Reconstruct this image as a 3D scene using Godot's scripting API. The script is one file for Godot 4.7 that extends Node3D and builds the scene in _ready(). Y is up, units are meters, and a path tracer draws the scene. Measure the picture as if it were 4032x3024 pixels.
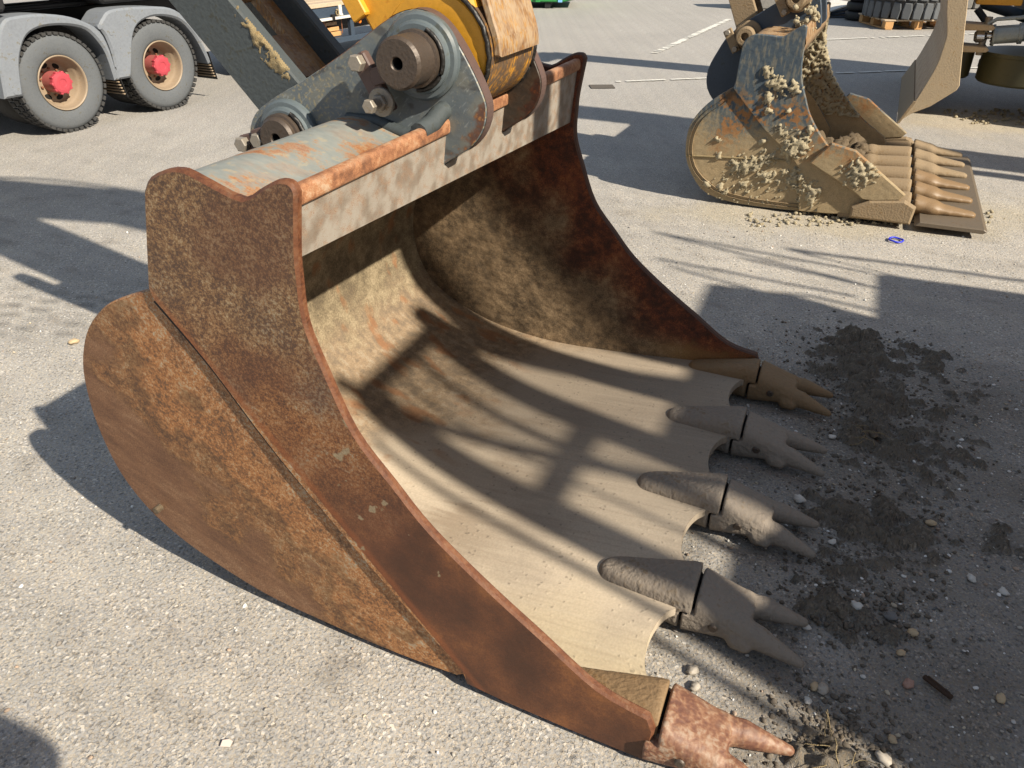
extends Node3D
# A rusty excavator bucket on a gravelly yard, a muddy bucket, a dozer blade and a lorry behind it.

const BU := Vector3(0.3839, 0, -0.9234)      # across the bucket, away from the viewer
const BV := Vector3(0.9234, 0, 0.3839)       # from the bucket's back to its teeth
const BO := Vector3(0.5844, 0, -0.9537)
const AZ := -0.39401                          # turn of things whose own x is BV and whose own z is -BU

var M := {}
var N1: PackedByteArray
var N2: PackedByteArray
var N3: PackedByteArray
var N4: PackedByteArray
var NS := 512
var names := {}
var rng := RandomNumberGenerator.new()
var bumpy := FastNoiseLite.new()
var soft := false                             # round the shading along a plate's edge


func _ready():
	rng.seed = 7
	bumpy.seed = 3
	bumpy.frequency = 1.0
	bumpy.fractal_octaves = 3
	# ---- camera, sky, sun, exposure
	var cam := Camera3D.new()
	cam.name = "camera"
	add_child(cam)
	cam.position = Vector3(0, 1.6, 0)
	cam.rotation_degrees = Vector3(-31.09, 0, 0)
	cam.fov = 53.08
	cam.near = 0.03
	cam.far = 900.0
	cam.current = true
	var sky := ProceduralSkyMaterial.new()
	sky.sky_top_color = Color(0.57, 0.635, 0.725)
	sky.sky_horizon_color = Color(0.86, 0.87, 0.88)
	sky.sky_curve = 0.12
	sky.sky_energy_multiplier = 0.80
	sky.ground_bottom_color = Color(0.35, 0.34, 0.32)
	sky.ground_horizon_color = Color(0.5, 0.5, 0.5)
	var env := Environment.new()
	env.background_mode = Environment.BG_SKY
	env.sky = Sky.new()
	env.sky.sky_material = sky
	env.tonemap_mode = Environment.TONE_MAPPER_LINEAR
	env.tonemap_exposure = 1.72
	env.sdfgi_enabled = true
	env.ssao_enabled = true
	env.ssil_enabled = true
	var we := WorldEnvironment.new()
	we.name = "world_environment"
	we.environment = env
	add_child(we)
	var sun := DirectionalLight3D.new()
	sun.name = "sun"
	sun.light_energy = 1.6
	sun.light_color = Color(1.0, 0.955, 0.88)
	sun.light_angular_distance = 0.7
	sun.shadow_enabled = true
	add_child(sun)
	sun.look_at_from_position(Vector3.ZERO, -(BV * 1.22 - BU * 0.41 + Vector3.UP), Vector3.UP)
	# ---- materials, then the place
	make_noise()
	make_materials()
	ground()
	main_bucket()
	first_excavator()
	muddy_bucket()
	second_excavator()
	dozer_machine()
	truck()
	trailer()
	far_things()
	small_things()
	photographer()


# ------------------------------------------------------------------ nodes
func numbered(called: String) -> String:
	var n: int = names.get(called, 0)
	names[called] = n + 1
	return called if n == 0 else "%s_%03d" % [called, n]

func tag(o: Node3D, label: String, category: String, group := "", kind := ""):
	if label: o.set_meta("label", label)
	if category: o.set_meta("category", category)
	if group: o.set_meta("group", group)
	if kind: o.set_meta("kind", kind)
	return o

func thing(called: String, label: String, category: String, at := Vector3.ZERO, turn := 0.0, group := "") -> Node3D:
	var o := Node3D.new()
	o.name = numbered(called)
	add_child(o)
	o.position = at
	o.rotation.y = turn
	tag(o, label, category, group)
	return o

func put(called: String, st, m: Material, parent: Node = self, kind := "") -> MeshInstance3D:
	var o := MeshInstance3D.new()
	if parent == self:
		o.name = numbered(called)
	else:
		var n := 0
		for c in parent.get_children():
			if str(c.name).begins_with(called) and str(c.name).substr(called.length(), 4).lstrip("_0123456789") == "":
				n += 1
		o.name = called if n == 0 else "%s_%03d" % [called, n]
	if st is SurfaceTool:
		st.generate_normals()
		st.index()
		o.mesh = st.commit()
	else:
		o.mesh = st
	o.material_override = m
	parent.add_child(o, true)
	if kind: o.set_meta("kind", kind)
	return o


# ------------------------------------------------------------------ shapes
func mb(smooth := false) -> SurfaceTool:
	var st := SurfaceTool.new()
	st.begin(Mesh.PRIMITIVE_TRIANGLES)
	st.set_smooth_group(1 if smooth else -1)
	return st

func vtx(st: SurfaceTool, p: Vector3, uv := Vector2.ZERO):
	st.set_uv(uv)
	st.add_vertex(p)

func quad(st: SurfaceTool, a: Vector3, b: Vector3, c: Vector3, d: Vector3, ua := Vector2.ZERO, ub := Vector2.ZERO, uc := Vector2.ZERO, ud := Vector2.ZERO):
	vtx(st, a, ua); vtx(st, b, ub); vtx(st, c, uc)
	vtx(st, a, ua); vtx(st, c, uc); vtx(st, d, ud)

func area2(o: PackedVector2Array) -> float:
	var s := 0.0
	for i in o.size():
		s += o[i].cross(o[(i + 1) % o.size()])
	return s

func inset(o: PackedVector2Array, d: float) -> PackedVector2Array:
	var r := PackedVector2Array()
	var n := o.size()
	var sg := 1.0 if area2(o) > 0 else -1.0
	for i in n:
		var e0 := (o[i] - o[(i + n - 1) % n]).normalized()
		var e1 := (o[(i + 1) % n] - o[i]).normalized()
		var n0 := Vector2(-e0.y, e0.x) * sg
		var n1 := Vector2(-e1.y, e1.x) * sg
		var m := n0 + n1
		if m.length() < 0.2: m = n0
		m = m.normalized()
		r.append(o[i] + m * d / maxf(0.5, m.dot(n0)))
	return r

# a plate: outline in x, y; from z0 to z1, edges chamfered by bv; taper adds to z along x
func prism(st: SurfaceTool, o: PackedVector2Array, z0: float, z1: float, bv := 0.004, tap := 0.0, x0 := 0.0, xf := Transform3D(), edge: SurfaceTool = null):
	var n := o.size()
	var q := inset(o, bv) if bv > 0 else o
	var tris := Geometry2D.triangulate_polygon(q)
	if tris.is_empty():
		q = o
		tris = Geometry2D.triangulate_polygon(o)
	var rings := [[q, z0], [o, z0 + bv], [o, z1 - bv], [q, z1]]
	var P := []
	for r in rings:
		var row := PackedVector3Array()
		for p in r[0]:
			row.append(xf * Vector3(p.x, p.y, r[1] + (p.x - x0) * tap))
		P.append(row)
	st.set_smooth_group(-1)
	for k in [0, 3]:
		for t in range(0, tris.size(), 3):
			for s in [0, 1, 2]:
				var i: int = tris[t + s]
				vtx(st, P[k][i], q[i])
	for k in 3:
		if bv <= 0 and k != 1: continue
		if edge: edge.set_smooth_group(k + 5)
		st.set_smooth_group(k + 5 if soft else -1)
		for i in n:
			var j := (i + 1) % n
			var w0 := Vector2(0.83, 0.56) * (z1 if k == 2 else z0)
			var w1 := Vector2(0.83, 0.56) * (z0 if k == 0 else z1)
			quad(edge if edge else st, P[k][i], P[k][j], P[k + 1][j], P[k + 1][i], o[i] + w0, o[j] + w0, o[j] + w1, o[i] + w1)
	st.set_smooth_group(-1)

func box(st: SurfaceTool, c: Vector3, s: Vector3, bv := 0.005, xf := Transform3D()):
	var h := s / 2
	bv = minf(bv, minf(h.x, minf(h.y, h.z)) * 0.9)
	var o := PackedVector2Array([Vector2(-h.x + bv, -h.y), Vector2(h.x - bv, -h.y), Vector2(h.x, -h.y + bv), Vector2(h.x, h.y - bv), Vector2(h.x - bv, h.y), Vector2(-h.x + bv, h.y), Vector2(-h.x, h.y - bv), Vector2(-h.x, -h.y + bv)])
	prism(st, o, -h.z, h.z, bv * 0.7, 0, 0, xf * Transform3D(Basis(), c))

# a bar between two points with a rectangular section (w across, t thick along up)
func bar(st: SurfaceTool, a: Vector3, b: Vector3, w: float, t: float, bv := 0.004, up := Vector3.UP):
	var x := (b - a).normalized()
	if absf(x.dot(up)) > 0.98: up = Vector3(0, 0, 1)
	var z := x.cross(up).normalized()
	var y := z.cross(x)
	box(st, Vector3.ZERO, Vector3((b - a).length(), t, w), bv, Transform3D(Basis(x, y, z), (a + b) / 2))

# profile of (radius, along) turned about an axis; xf takes z along the axis
func lathe(st: SurfaceTool, prof: PackedVector2Array, seg := 24, xf := Transform3D(), sharp := true):
	for k in prof.size() - 1:
		st.set_smooth_group(k + 1 if sharp else 1)
		for i in seg:
			var a0 := TAU * i / seg
			var a1 := TAU * (i + 1) / seg
			var d0 := Vector3(cos(a0), sin(a0), 0)
			var d1 := Vector3(cos(a1), sin(a1), 0)
			var p := prof[k]
			var q := prof[k + 1]
			quad(st, xf * (d0 * p.x + Vector3(0, 0, p.y)), xf * (d1 * p.x + Vector3(0, 0, p.y)), xf * (d1 * q.x + Vector3(0, 0, q.y)), xf * (d0 * q.x + Vector3(0, 0, q.y)), Vector2(float(i) / seg, p.y), Vector2(float(i + 1) / seg, p.y), Vector2(float(i + 1) / seg, q.y), Vector2(float(i) / seg, q.y))
	st.set_smooth_group(-1)

func disc_prof(r: float, z0: float, z1: float, bv: float) -> PackedVector2Array:
	return PackedVector2Array([Vector2(0, z0), Vector2(r - bv, z0), Vector2(r, z0 + bv), Vector2(r, z1 - bv), Vector2(r - bv, z1), Vector2(0, z1)])

func along(p: Vector3, dir: Vector3) -> Transform3D:
	var z := dir.normalized()
	var x := (Vector3.UP if absf(z.y) < 0.9 else Vector3.RIGHT).cross(z).normalized()
	return Transform3D(Basis(x, z.cross(x), z), p)

func hexagon(st: SurfaceTool, r: float, z0: float, z1: float, xf: Transform3D):
	var o := PackedVector2Array()
	for i in 6: o.append(Vector2.from_angle(TAU * i / 6) * r)
	prism(st, o, z0, z1, r * 0.12, 0, 0, xf)

func tube(st: SurfaceTool, pts: Array, r: float, seg := 8, ends := true):
	st.set_smooth_group(1)
	var rows := []
	for i in pts.size():
		var d: Vector3 = (pts[mini(i + 1, pts.size() - 1)] - pts[maxi(i - 1, 0)])
		var f := along(pts[i], d)
		var row := []
		for k in seg: row.append(f * (Vector3(cos(TAU * k / seg), sin(TAU * k / seg), 0) * r))
		rows.append(row)
	for i in pts.size() - 1:
		for k in seg:
			var j := (k + 1) % seg
			quad(st, rows[i][k], rows[i][j], rows[i + 1][j], rows[i + 1][k])
	if ends:
		st.set_smooth_group(-1)
		for k in seg:
			var j := (k + 1) % seg
			vtx(st, pts[0]); vtx(st, rows[0][j]); vtx(st, rows[0][k])
			vtx(st, pts[-1]); vtx(st, rows[-1][k]); vtx(st, rows[-1][j])
	st.set_smooth_group(-1)

func curve(p: PackedVector2Array, per := 4, closed := false) -> PackedVector2Array:
	var r := PackedVector2Array()
	var n := p.size()
	for i in (n if closed else n - 1):
		var a := p[(i + n - 1) % n] if closed or i > 0 else p[0]
		var d := p[(i + 2) % n] if closed or i + 2 < n else p[n - 1]
		for k in per:
			r.append(p[i].cubic_interpolate(p[(i + 1) % n], a, d, float(k) / per))
	if not closed: r.append(p[n - 1])
	return r

func pv(a: Array) -> PackedVector2Array:
	var r := PackedVector2Array()
	for i in range(0, a.size(), 2): r.append(Vector2(a[i], a[i + 1]))
	return r

# lumpy stone or clod
func blob(st: SurfaceTool, c: Vector3, s: Vector3, rough: float, freq: float, sd: float, nu := 10, nv := 6, flat := false):
	st.set_smooth_group(-1 if flat else 1)
	var P := []
	for j in nv + 1:
		var row := []
		var th := PI * j / nv
		for i in nu:
			var ph := TAU * i / nu
			var d := Vector3(sin(th) * cos(ph), cos(th), sin(th) * sin(ph))
			var k := 1.0 + rough * bumpy.get_noise_3dv(d * freq + Vector3(sd, sd * 1.7, -sd))
			row.append(c + d * s * k)
		P.append(row)
	for j in nv:
		for i in nu:
			var k := (i + 1) % nu
			if j > 0:
				vtx(st, P[j][i]); vtx(st, P[j][k]); vtx(st, P[j + 1][k])
			if j < nv - 1:
				vtx(st, P[j][i]); vtx(st, P[j + 1][k]); vtx(st, P[j + 1][i])
	st.set_smooth_group(-1)

# surface nets over a field (negative inside)
func nets(st: SurfaceTool, lo: Vector3, hi: Vector3, cell: float, f: Callable):
	var nx := int(ceil((hi.x - lo.x) / cell)) + 1
	var ny := int(ceil((hi.y - lo.y) / cell)) + 1
	var nz := int(ceil((hi.z - lo.z) / cell)) + 1
	var v := PackedFloat32Array()
	v.resize(nx * ny * nz)
	var i := 0
	for z in nz:
		for y in ny:
			for x in nx:
				v[i] = f.call(lo + Vector3(x, y, z) * cell)
				i += 1
	var sx := 1
	var sy := nx
	var sz := nx * ny
	var at := {}
	var cor := [0, 1, sy, sy + 1, sz, sz + 1, sz + sy, sz + sy + 1]
	var edges := [[0, 1], [2, 3], [4, 5], [6, 7], [0, 2], [1, 3], [4, 6], [5, 7], [0, 4], [1, 5], [2, 6], [3, 7]]
	for z in nz - 1:
		for y in ny - 1:
			for x in nx - 1:
				var b := x + y * sy + z * sz
				var m := 0
				for k in 8:
					if v[b + cor[k]] < 0: m |= 1 << k
				if m == 0 or m == 255: continue
				var s := Vector3.ZERO
				var n := 0
				for e in edges:
					var a0: int = e[0]
					var a1: int = e[1]
					if ((m >> a0) & 1) != ((m >> a1) & 1):
						var f0 := v[b + cor[a0]]
						var f1 := v[b + cor[a1]]
						var t := f0 / (f0 - f1)
						var c0 := Vector3(a0 & 1, (a0 >> 1) & 1, a0 >> 2)
						var c1 := Vector3(a1 & 1, (a1 >> 1) & 1, a1 >> 2)
						s += c0.lerp(c1, t)
						n += 1
				at[b] = lo + (Vector3(x, y, z) + s / n) * cell
	st.set_smooth_group(1)
	for z in range(1, nz - 1):
		for y in range(1, ny - 1):
			for x in range(1, nx - 1):
				var b := x + y * sy + z * sz
				var i0 := v[b] < 0
				if i0 != (v[b + sx] < 0): net_quad(st, at, b, sy, sz, i0)
				if i0 != (v[b + sy] < 0): net_quad(st, at, b, sz, sx, i0)
				if i0 != (v[b + sz] < 0): net_quad(st, at, b, sx, sy, i0)
	st.set_smooth_group(-1)

func net_quad(st: SurfaceTool, at: Dictionary, b: int, p: int, q: int, inside: bool):
	var A = at.get(b - p - q)
	var B = at.get(b - q)
	var C = at.get(b)
	var D = at.get(b - p)
	if A == null or B == null or C == null or D == null: return
	if inside: quad(st, A, D, C, B)
	else: quad(st, A, B, C, D)

func caps(p: Vector3, a: Vector3, b: Vector3, ra: float, rb: float) -> float:
	var ab := b - a
	var t := clampf((p - a).dot(ab) / ab.length_squared(), 0, 1)
	return p.distance_to(a + ab * t) - lerpf(ra, rb, t)

func smin(a: float, b: float, k: float) -> float:
	var h := clampf(0.5 + 0.5 * (b - a) / k, 0, 1)
	return lerpf(b, a, h) - k * h * (1 - h)


# ------------------------------------------------------------------ textures
func noise_bytes(type: int, freq: float, oct: int, sd: int, cell := 0) -> PackedByteArray:
	var n := FastNoiseLite.new()
	n.noise_type = type
	n.frequency = freq
	n.seed = sd
	n.fractal_type = FastNoiseLite.FRACTAL_FBM if oct > 1 else FastNoiseLite.FRACTAL_NONE
	n.fractal_octaves = oct
	if type == FastNoiseLite.TYPE_CELLULAR:
		n.cellular_return_type = cell
	var im := n.get_seamless_image(NS, NS, false, false, 0.12, true)
	im.convert(Image.FORMAT_L8)
	return im.get_data()

func make_noise():
	N1 = noise_bytes(FastNoiseLite.TYPE_SIMPLEX_SMOOTH, 0.009, 5, 11)
	N2 = noise_bytes(FastNoiseLite.TYPE_SIMPLEX_SMOOTH, 0.05, 4, 12)
	N3 = noise_bytes(FastNoiseLite.TYPE_SIMPLEX, 0.28, 2, 13)
	N4 = noise_bytes(FastNoiseLite.TYPE_CELLULAR, 0.10, 1, 14, FastNoiseLite.RETURN_CELL_VALUE)

func s1(x: float, y: float) -> float: return N1[(int(x) & 511) + (int(y) & 511) * 512] / 255.0
func s2(x: float, y: float) -> float: return N2[(int(x) & 511) + (int(y) & 511) * 512] / 255.0
func s3(x: float, y: float) -> float: return N3[(int(x) & 511) + (int(y) & 511) * 512] / 255.0
func s4(x: float, y: float) -> float: return N4[(int(x) & 511) + (int(y) & 511) * 512] / 255.0

func paint(w: int, h: int, fn: Callable) -> ImageTexture:
	var d := PackedByteArray()
	d.resize(w * h * 3)
	var i := 0
	for y in h:
		for x in w:
			var c: Color = fn.call(float(x), float(y))
			d[i] = clampi(int(c.r * 255), 0, 255)
			d[i + 1] = clampi(int(c.g * 255), 0, 255)
			d[i + 2] = clampi(int(c.b * 255), 0, 255)
			i += 3
	return ImageTexture.create_from_image(Image.create_from_data(w, h, false, Image.FORMAT_RGB8, d))

func grey_tex(a: PackedByteArray) -> ImageTexture:
	return ImageTexture.create_from_image(Image.create_from_data(NS, NS, false, Image.FORMAT_L8, a))

func ss(a: float, b: float, x: float) -> float:
	return smoothstep(a, b, x)

func mat(c: Color, rough := 0.7, metal := 0.0, tex: Texture2D = null, bump: Texture2D = null, cm := 0.1) -> StandardMaterial3D:
	var m := StandardMaterial3D.new()
	m.albedo_color = c
	m.roughness = rough
	m.metallic = metal
	m.albedo_texture = tex
	if bump:
		m.heightmap_enabled = true
		m.heightmap_texture = bump
		m.heightmap_scale = cm
	return m

# a material whose textures wrap the thing from three sides, per metre
func tri(c: Color, rough := 0.7, metal := 0.0, tex: Texture2D = null, scale := 1.0, bump: Texture2D = null, cm := 0.1) -> StandardMaterial3D:
	var m := mat(c, rough, metal, tex, bump, cm)
	m.uv1_triplanar = true
	m.uv1_scale = Vector3.ONE * scale
	return m

func rgb(r: int, g: int, b: int) -> Color: return Color(r / 255.0, g / 255.0, b / 255.0)


func ramp(t: float, a: Color, b: Color, c: Color, d: Color) -> Color:
	t = clampf(t, 0, 0.9999) * 3
	if t < 1: return a.lerp(b, t)
	if t < 2: return b.lerp(c, t - 1)
	return c.lerp(d, t - 2)

func near_rust(x: float, y: float) -> Color:
	var v := -1.9 + x / 1024 * 1.7
	var h := y / 760 * 1.26
	var a := s1(x * 0.7, y * 0.7)
	var a2 := s1(x * 0.35 + 200, y * 0.35 + 90)
	var b := s2(x * 1.7, y * 1.7) * 0.55 + s1(x * 2.1 + 70, y * 2.1) * 0.45
	var b2 := s2(x * 3.1 + 40, y * 3.1)
	var c := s3(x * 1.3, y * 1.3)
	var line := 0.07 + (-0.753 - v) * 1.137      # height of the step between the two plates
	var col: Color
	if h > line + 0.004 or v > -0.74:
		# blotches of dark and ochre rust above, polished red-brown towards the teeth
		var t := b * 0.42 + b2 * 0.3 + c * 0.28
		var top := ramp(ss(0.28, 0.72, t), rgb(80, 60, 51), rgb(102, 76, 58), rgb(138, 104, 72), rgb(160, 142, 120))
		var mid := ramp(ss(0.25, 0.75, t * 0.75 + a * 0.25), rgb(70, 45, 34), rgb(112, 72, 46), rgb(152, 102, 62), rgb(164, 146, 130))
		var low := ramp(ss(0.2, 0.85, t * 0.35 + a * 0.65), rgb(74, 44, 29), rgb(90, 54, 35), rgb(106, 65, 41), rgb(138, 88, 52))
		var k := ss(0.62, 0.95, h + (a - 0.5) * 0.25)
		col = mid.lerp(top, k)
		var f := ss(0.72, 0.36, h + (v + 1.0) * -0.35 + (a2 - 0.5) * 0.3)
		col = col.lerp(low, f)
		# bare grey flecks
		var g := ss(0.6, 0.8, b2 * 0.55 + a * 0.45) * ss(0.42, 0.6, h) * ss(1.2, 0.85, h)
		col = col.lerp(rgb(138, 134, 130), g * 0.55)
		# darker sweep beside the front edge
		col = col.lerp(rgb(84, 50, 38), ss(0.5, 0.75, a2) * 0.35)
		col = col.lerp(rgb(150, 84, 46), ss(0.03, 0.0, absf(h - line - 0.02)) * 0.5)
		# rubbed silver patches near the edge
		if v > -1.05 and h < 0.9 and h > 0.35:
			col = col.lerp(rgb(150, 140, 122), ss(0.79, 0.83, s1(x * 1.9 + 77, y * 1.9 + 300)) * 0.8)
	else:
		var d := line - h                          # below the step
		var t := b * 0.4 + b2 * 0.25 + c * 0.2 + a * 0.15
		var up := ramp(ss(0.28, 0.72, t), rgb(94, 70, 54), rgb(146, 98, 62), rgb(176, 124, 80), rgb(172, 160, 148))
		var dark := ramp(ss(0.3, 0.75, t), rgb(74, 52, 38), rgb(92, 66, 46), rgb(112, 82, 54), rgb(134, 98, 62))
		# streaks running along the curve of the back
		var q := s2((x - 0.4 * y) * 0.3 + 30, (y + 0.4 * x) * 1.5) * 0.4 + s1((x - 0.4 * y) * 0.5, (y + 0.4 * x) * 1.6 + 80) * 0.6
		var low := ramp(ss(0.2, 0.85, q * 0.45 + t * 0.3 + c * 0.25), rgb(92, 63, 46), rgb(112, 78, 57), rgb(130, 94, 70), rgb(152, 124, 102))
		var e := d + (a - 0.5) * 0.55 + (q - 0.5) * 0.22
		col = up.lerp(dark, ss(0.25, 0.36, e + (c - 0.5) * 0.08) * 0.72)
		col = col.lerp(up, ss(0.36, 0.44, e + (c - 0.5) * 0.08) * ss(0.54, 0.46, e) * 0.55)
		col = col.lerp(low, ss(0.46, 0.62, e))
		col = col.lerp(rgb(150, 148, 144), ss(0.5, 0.75, b2 * 0.6 + c * 0.4) * ss(0.2, 0.03, d) * ss(-0.9, -1.1, v) * 0.75)
		col = col.lerp(rgb(160, 140, 122), ss(0.55, 0.8, c * 0.6 + b2 * 0.4) * ss(0.22, 0.02, h - (v + 1.9) * 0.02) * ss(-1.3, -1.5, v) * 0.8)
	col = col * (0.90 + 0.16 * c)
	return Color(col.r * 0.95, col.g * 0.94, col.b * 0.88)

func floor_dust(x: float, y: float) -> Color:
	var s := x / 768 * 2.4                        # metres up from the lip
	var u := y / 512 * 1.7
	var a := s1(x * 0.6, y * 0.6)
	var b := s2(x * 1.2, y * 1.2)
	var c := s3(x * 1.3, y * 1.3)
	var q := s2(x * 0.28, y * 2.2)                # streaks from scooping
	var dust := rgb(183, 169, 149).lerp(rgb(152, 140, 124), ss(0.3, 0.85, a * 0.8 + q * 0.2) * 0.8)
	dust = dust.lerp(rgb(130, 118, 103), ss(0.25, 1.3, u) * 0.6)
	dust = dust.lerp(rgb(124, 106, 86), ss(0.5, 0.75, q * 0.3 + a * 0.7) * ss(0.4, 0.8, s) * 0.5)
	var brown := ramp(ss(0.25, 0.75, b * 0.5 + q * 0.3 + c * 0.2), rgb(88, 74, 58), rgb(110, 92, 71), rgb(126, 103, 76), rgb(138, 124, 104))
	var e := s + (a - 0.5) * 0.5 + (u - 0.8) * 0.3
	var col := dust.lerp(brown, ss(0.75, 1.15, e) * 0.7)
	b = b * 0.4 + s1(x * 2.3, y * 2.3) * 0.6
	var mud := ramp(ss(0.2, 0.85, b * 0.7 + c * 0.3), rgb(84, 74, 57), rgb(108, 96, 75), rgb(128, 115, 91), rgb(146, 132, 107))
	col = col.lerp(mud, ss(1.35, 1.6, s + (b - 0.5) * 0.3))
	col = col.lerp(rgb(176, 160, 124), ss(0.35, 0.05, u + (a - 0.5) * 0.2) * ss(1.3, 0.9, s) * 0.5)
	col = col.lerp(rgb(128, 82, 50), ss(0.62, 0.85, s1(x * 1.3 + 90, y * 2.6 + 10)) * ss(0.7, 1.1, s) * 0.6)
	# scrape marks towards the teeth, and pits
	var l := s2(x * 0.06 + 11, y * 3.3)
	col = col.lerp(rgb(196, 186, 168), ss(0.66, 0.80, l) * ss(1.3, 0.4, s) * 0.09)
	col = col.lerp(rgb(104, 90, 76), ss(0.34, 0.2, l) * ss(1.5, 0.4, s) * 0.10)
	if s4(x * 5.5, y * 5.5) > 0.985: col = col * 0.84
	return col * (0.95 + 0.10 * c)

func pits(x: float, y: float) -> Color:
	var k := 0.62 + 0.14 * s2(x * 1.5, y * 1.5) + 0.12 * s3(x * 1.5, y * 1.5)
	if s4(x * 5.5, y * 5.5) > 0.975: k -= 0.30
	return Color(k, k, k)

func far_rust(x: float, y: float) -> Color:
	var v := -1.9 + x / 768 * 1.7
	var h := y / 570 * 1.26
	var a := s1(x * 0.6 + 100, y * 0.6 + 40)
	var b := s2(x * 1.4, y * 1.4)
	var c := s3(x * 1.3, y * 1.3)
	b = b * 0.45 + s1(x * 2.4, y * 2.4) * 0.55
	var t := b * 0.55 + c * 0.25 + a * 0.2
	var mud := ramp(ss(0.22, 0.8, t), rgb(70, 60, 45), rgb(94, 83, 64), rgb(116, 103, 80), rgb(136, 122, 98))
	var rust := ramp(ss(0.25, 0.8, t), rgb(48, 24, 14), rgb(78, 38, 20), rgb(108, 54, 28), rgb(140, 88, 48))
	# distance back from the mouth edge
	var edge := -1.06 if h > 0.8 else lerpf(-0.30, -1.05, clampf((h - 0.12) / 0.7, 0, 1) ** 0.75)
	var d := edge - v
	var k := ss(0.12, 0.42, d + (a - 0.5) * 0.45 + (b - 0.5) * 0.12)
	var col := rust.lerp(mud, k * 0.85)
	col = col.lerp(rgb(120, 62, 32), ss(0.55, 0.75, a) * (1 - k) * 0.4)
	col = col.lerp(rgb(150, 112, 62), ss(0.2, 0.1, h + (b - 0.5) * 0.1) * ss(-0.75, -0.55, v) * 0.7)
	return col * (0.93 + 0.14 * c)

func panel_white(x: float, y: float) -> Color:
	var a := s1(x, y)
	var a2 := s1(x * 2.0 + 90, y * 2.0)
	var f := s3(x * 0.9, y * 0.9)
	var col := rgb(148, 142, 132).lerp(rgb(120, 109, 96), ss(0.3, 0.8, a))
	col = col.lerp(rgb(150, 124, 98), ss(0.52, 0.8, a2) * 0.35)
	# rust pits, thick in some places and few in others
	col = col.lerp(rgb(122, 76, 50), ss(0.66, 0.78, f * 0.72 + a2 * 0.28) * 0.8)
	col = col.lerp(rgb(84, 66, 56), ss(0.70, 0.80, s3(x * 1.4 + 50, y * 1.4) * 0.7 + a * 0.3) * 0.7)
	return col

func top_grey(x: float, y: float) -> Color:
	var a := s1(x * 0.8 + 30, y * 0.8)
	var b := s2(x * 0.7, y * 1.4)
	var c := s3(x, y)
	var col := rgb(112, 118, 116).lerp(rgb(134, 138, 134), b)
	col = col.lerp(rgb(158, 108, 66), ss(0.50, 0.64, a * 0.55 + b * 0.3 + c * 0.15) * 0.85)
	col = col.lerp(rgb(126, 78, 48), ss(0.58, 0.74, a * 0.5 + c * 0.25 + b * 0.25))
	col = col.lerp(rgb(160, 146, 118), ss(0.68, 0.8, s2(x * 1.1 + 200, y * 0.7)) * 0.5)
	return col

func grime(x: float, y: float) -> Color:
	var b := s2(x, y)
	var a := s1(x, y)
	var c := s3(x, y)
	var k := 0.80 + 0.2 * (b * 0.45 + a * 0.3 + c * 0.25)
	var col := Color(k, k, k)
	return col.lerp(rgb(196, 180, 150), ss(0.62, 0.8, b * 0.6 + a * 0.4) * 0.7)

func ear_paint(x: float, y: float) -> Color:
	var v := -1.70 + x / 512 * 0.78
	var h := 0.93 + y / 340 * 0.52
	var a := s1(x, y)
	var b := s2(x * 1.5, y * 1.5)
	var c := s3(x, y)
	var col := rgb(86, 94, 98).lerp(rgb(102, 109, 111), a)
	col = col.lerp(rgb(140, 132, 108), ss(0.66, 0.8, b * 0.6 + c * 0.4) * 0.5)
	col = col.lerp(rgb(132, 124, 104), ss(0.45, 0.75, s1(x * 1.7 + 60, y * 1.7)) * 0.35)
	col = col.lerp(rgb(58, 56, 56), ss(0.62, 0.8, s1(x * 1.3 + 200, y * 2.3 + 50)) * 0.6)
	col = col.lerp(rgb(146, 150, 150), ss(0.74, 0.8, s2(x * 0.5 + y * 0.5, (y - x) * 2.0)) * 0.5)
	# paint rubbed off at the front foot and rim
	var e := (v + 1.045) * 0.8 - (h - 1.13) * 0.75 + (a - 0.5) * 0.10 + (b - 0.5) * 0.05
	var brown := rgb(74, 54, 50).lerp(rgb(112, 78, 58), b)
	col = col.lerp(brown, ss(-0.01, 0.03, e))
	col = col.lerp(rgb(156, 108, 62), ss(0.66, 0.74, b) * ss(0.0, 0.05, e) * 0.8)
	col = col.lerp(rgb(150, 136, 104), ss(0.60, 0.72, s2(x * 2.1 + 60, y * 2.1)) * ss(-1.2, -1.45, v) * 0.7)
	return col

func worn_yellow(x: float, y: float) -> Color:
	var a := s1(x * 1.3, y * 0.7)
	var b := s2(x * 2.2, y * 0.6)
	var c := s3(x, y)
	var col := rgb(205, 146, 38).lerp(rgb(188, 124, 34), a)
	col = col.lerp(rgb(84, 66, 50), ss(0.34, 0.46, b * 0.55 + a * 0.35 + c * 0.1))
	col = col.lerp(rgb(132, 112, 88), ss(0.62, 0.75, b) * 0.6)
	return col

func muddy_blue(x: float, y: float) -> Color:
	# x along -1.2..0.4, y 0..1.15
	var h := y / 400 * 1.15
	var a := s1(x * 0.8, y * 0.8)
	var b := s2(x * 1.3, y * 1.3)
	var c := s3(x, y)
	var col := rgb(52, 66, 80).lerp(rgb(76, 86, 92), b)
	col = col.lerp(rgb(150, 132, 104), ss(0.45, 0.7, s2(x * 2.0, y * 0.5)) * 0.4)
	col = col.lerp(rgb(146, 98, 54), ss(0.50, 0.60, a * 0.6 + b * 0.4) * 0.85 * ss(0.8, 0.6, h))
	var mud := rgb(140, 121, 90).lerp(rgb(162, 145, 114), b * 0.6 + c * 0.4)
	col = col.lerp(mud, ss(0.60, 0.34, h + (a - 0.5) * 0.30 + (b - 0.5) * 0.15) * 0.96)
	return col * (0.94 + 0.12 * c)

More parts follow.
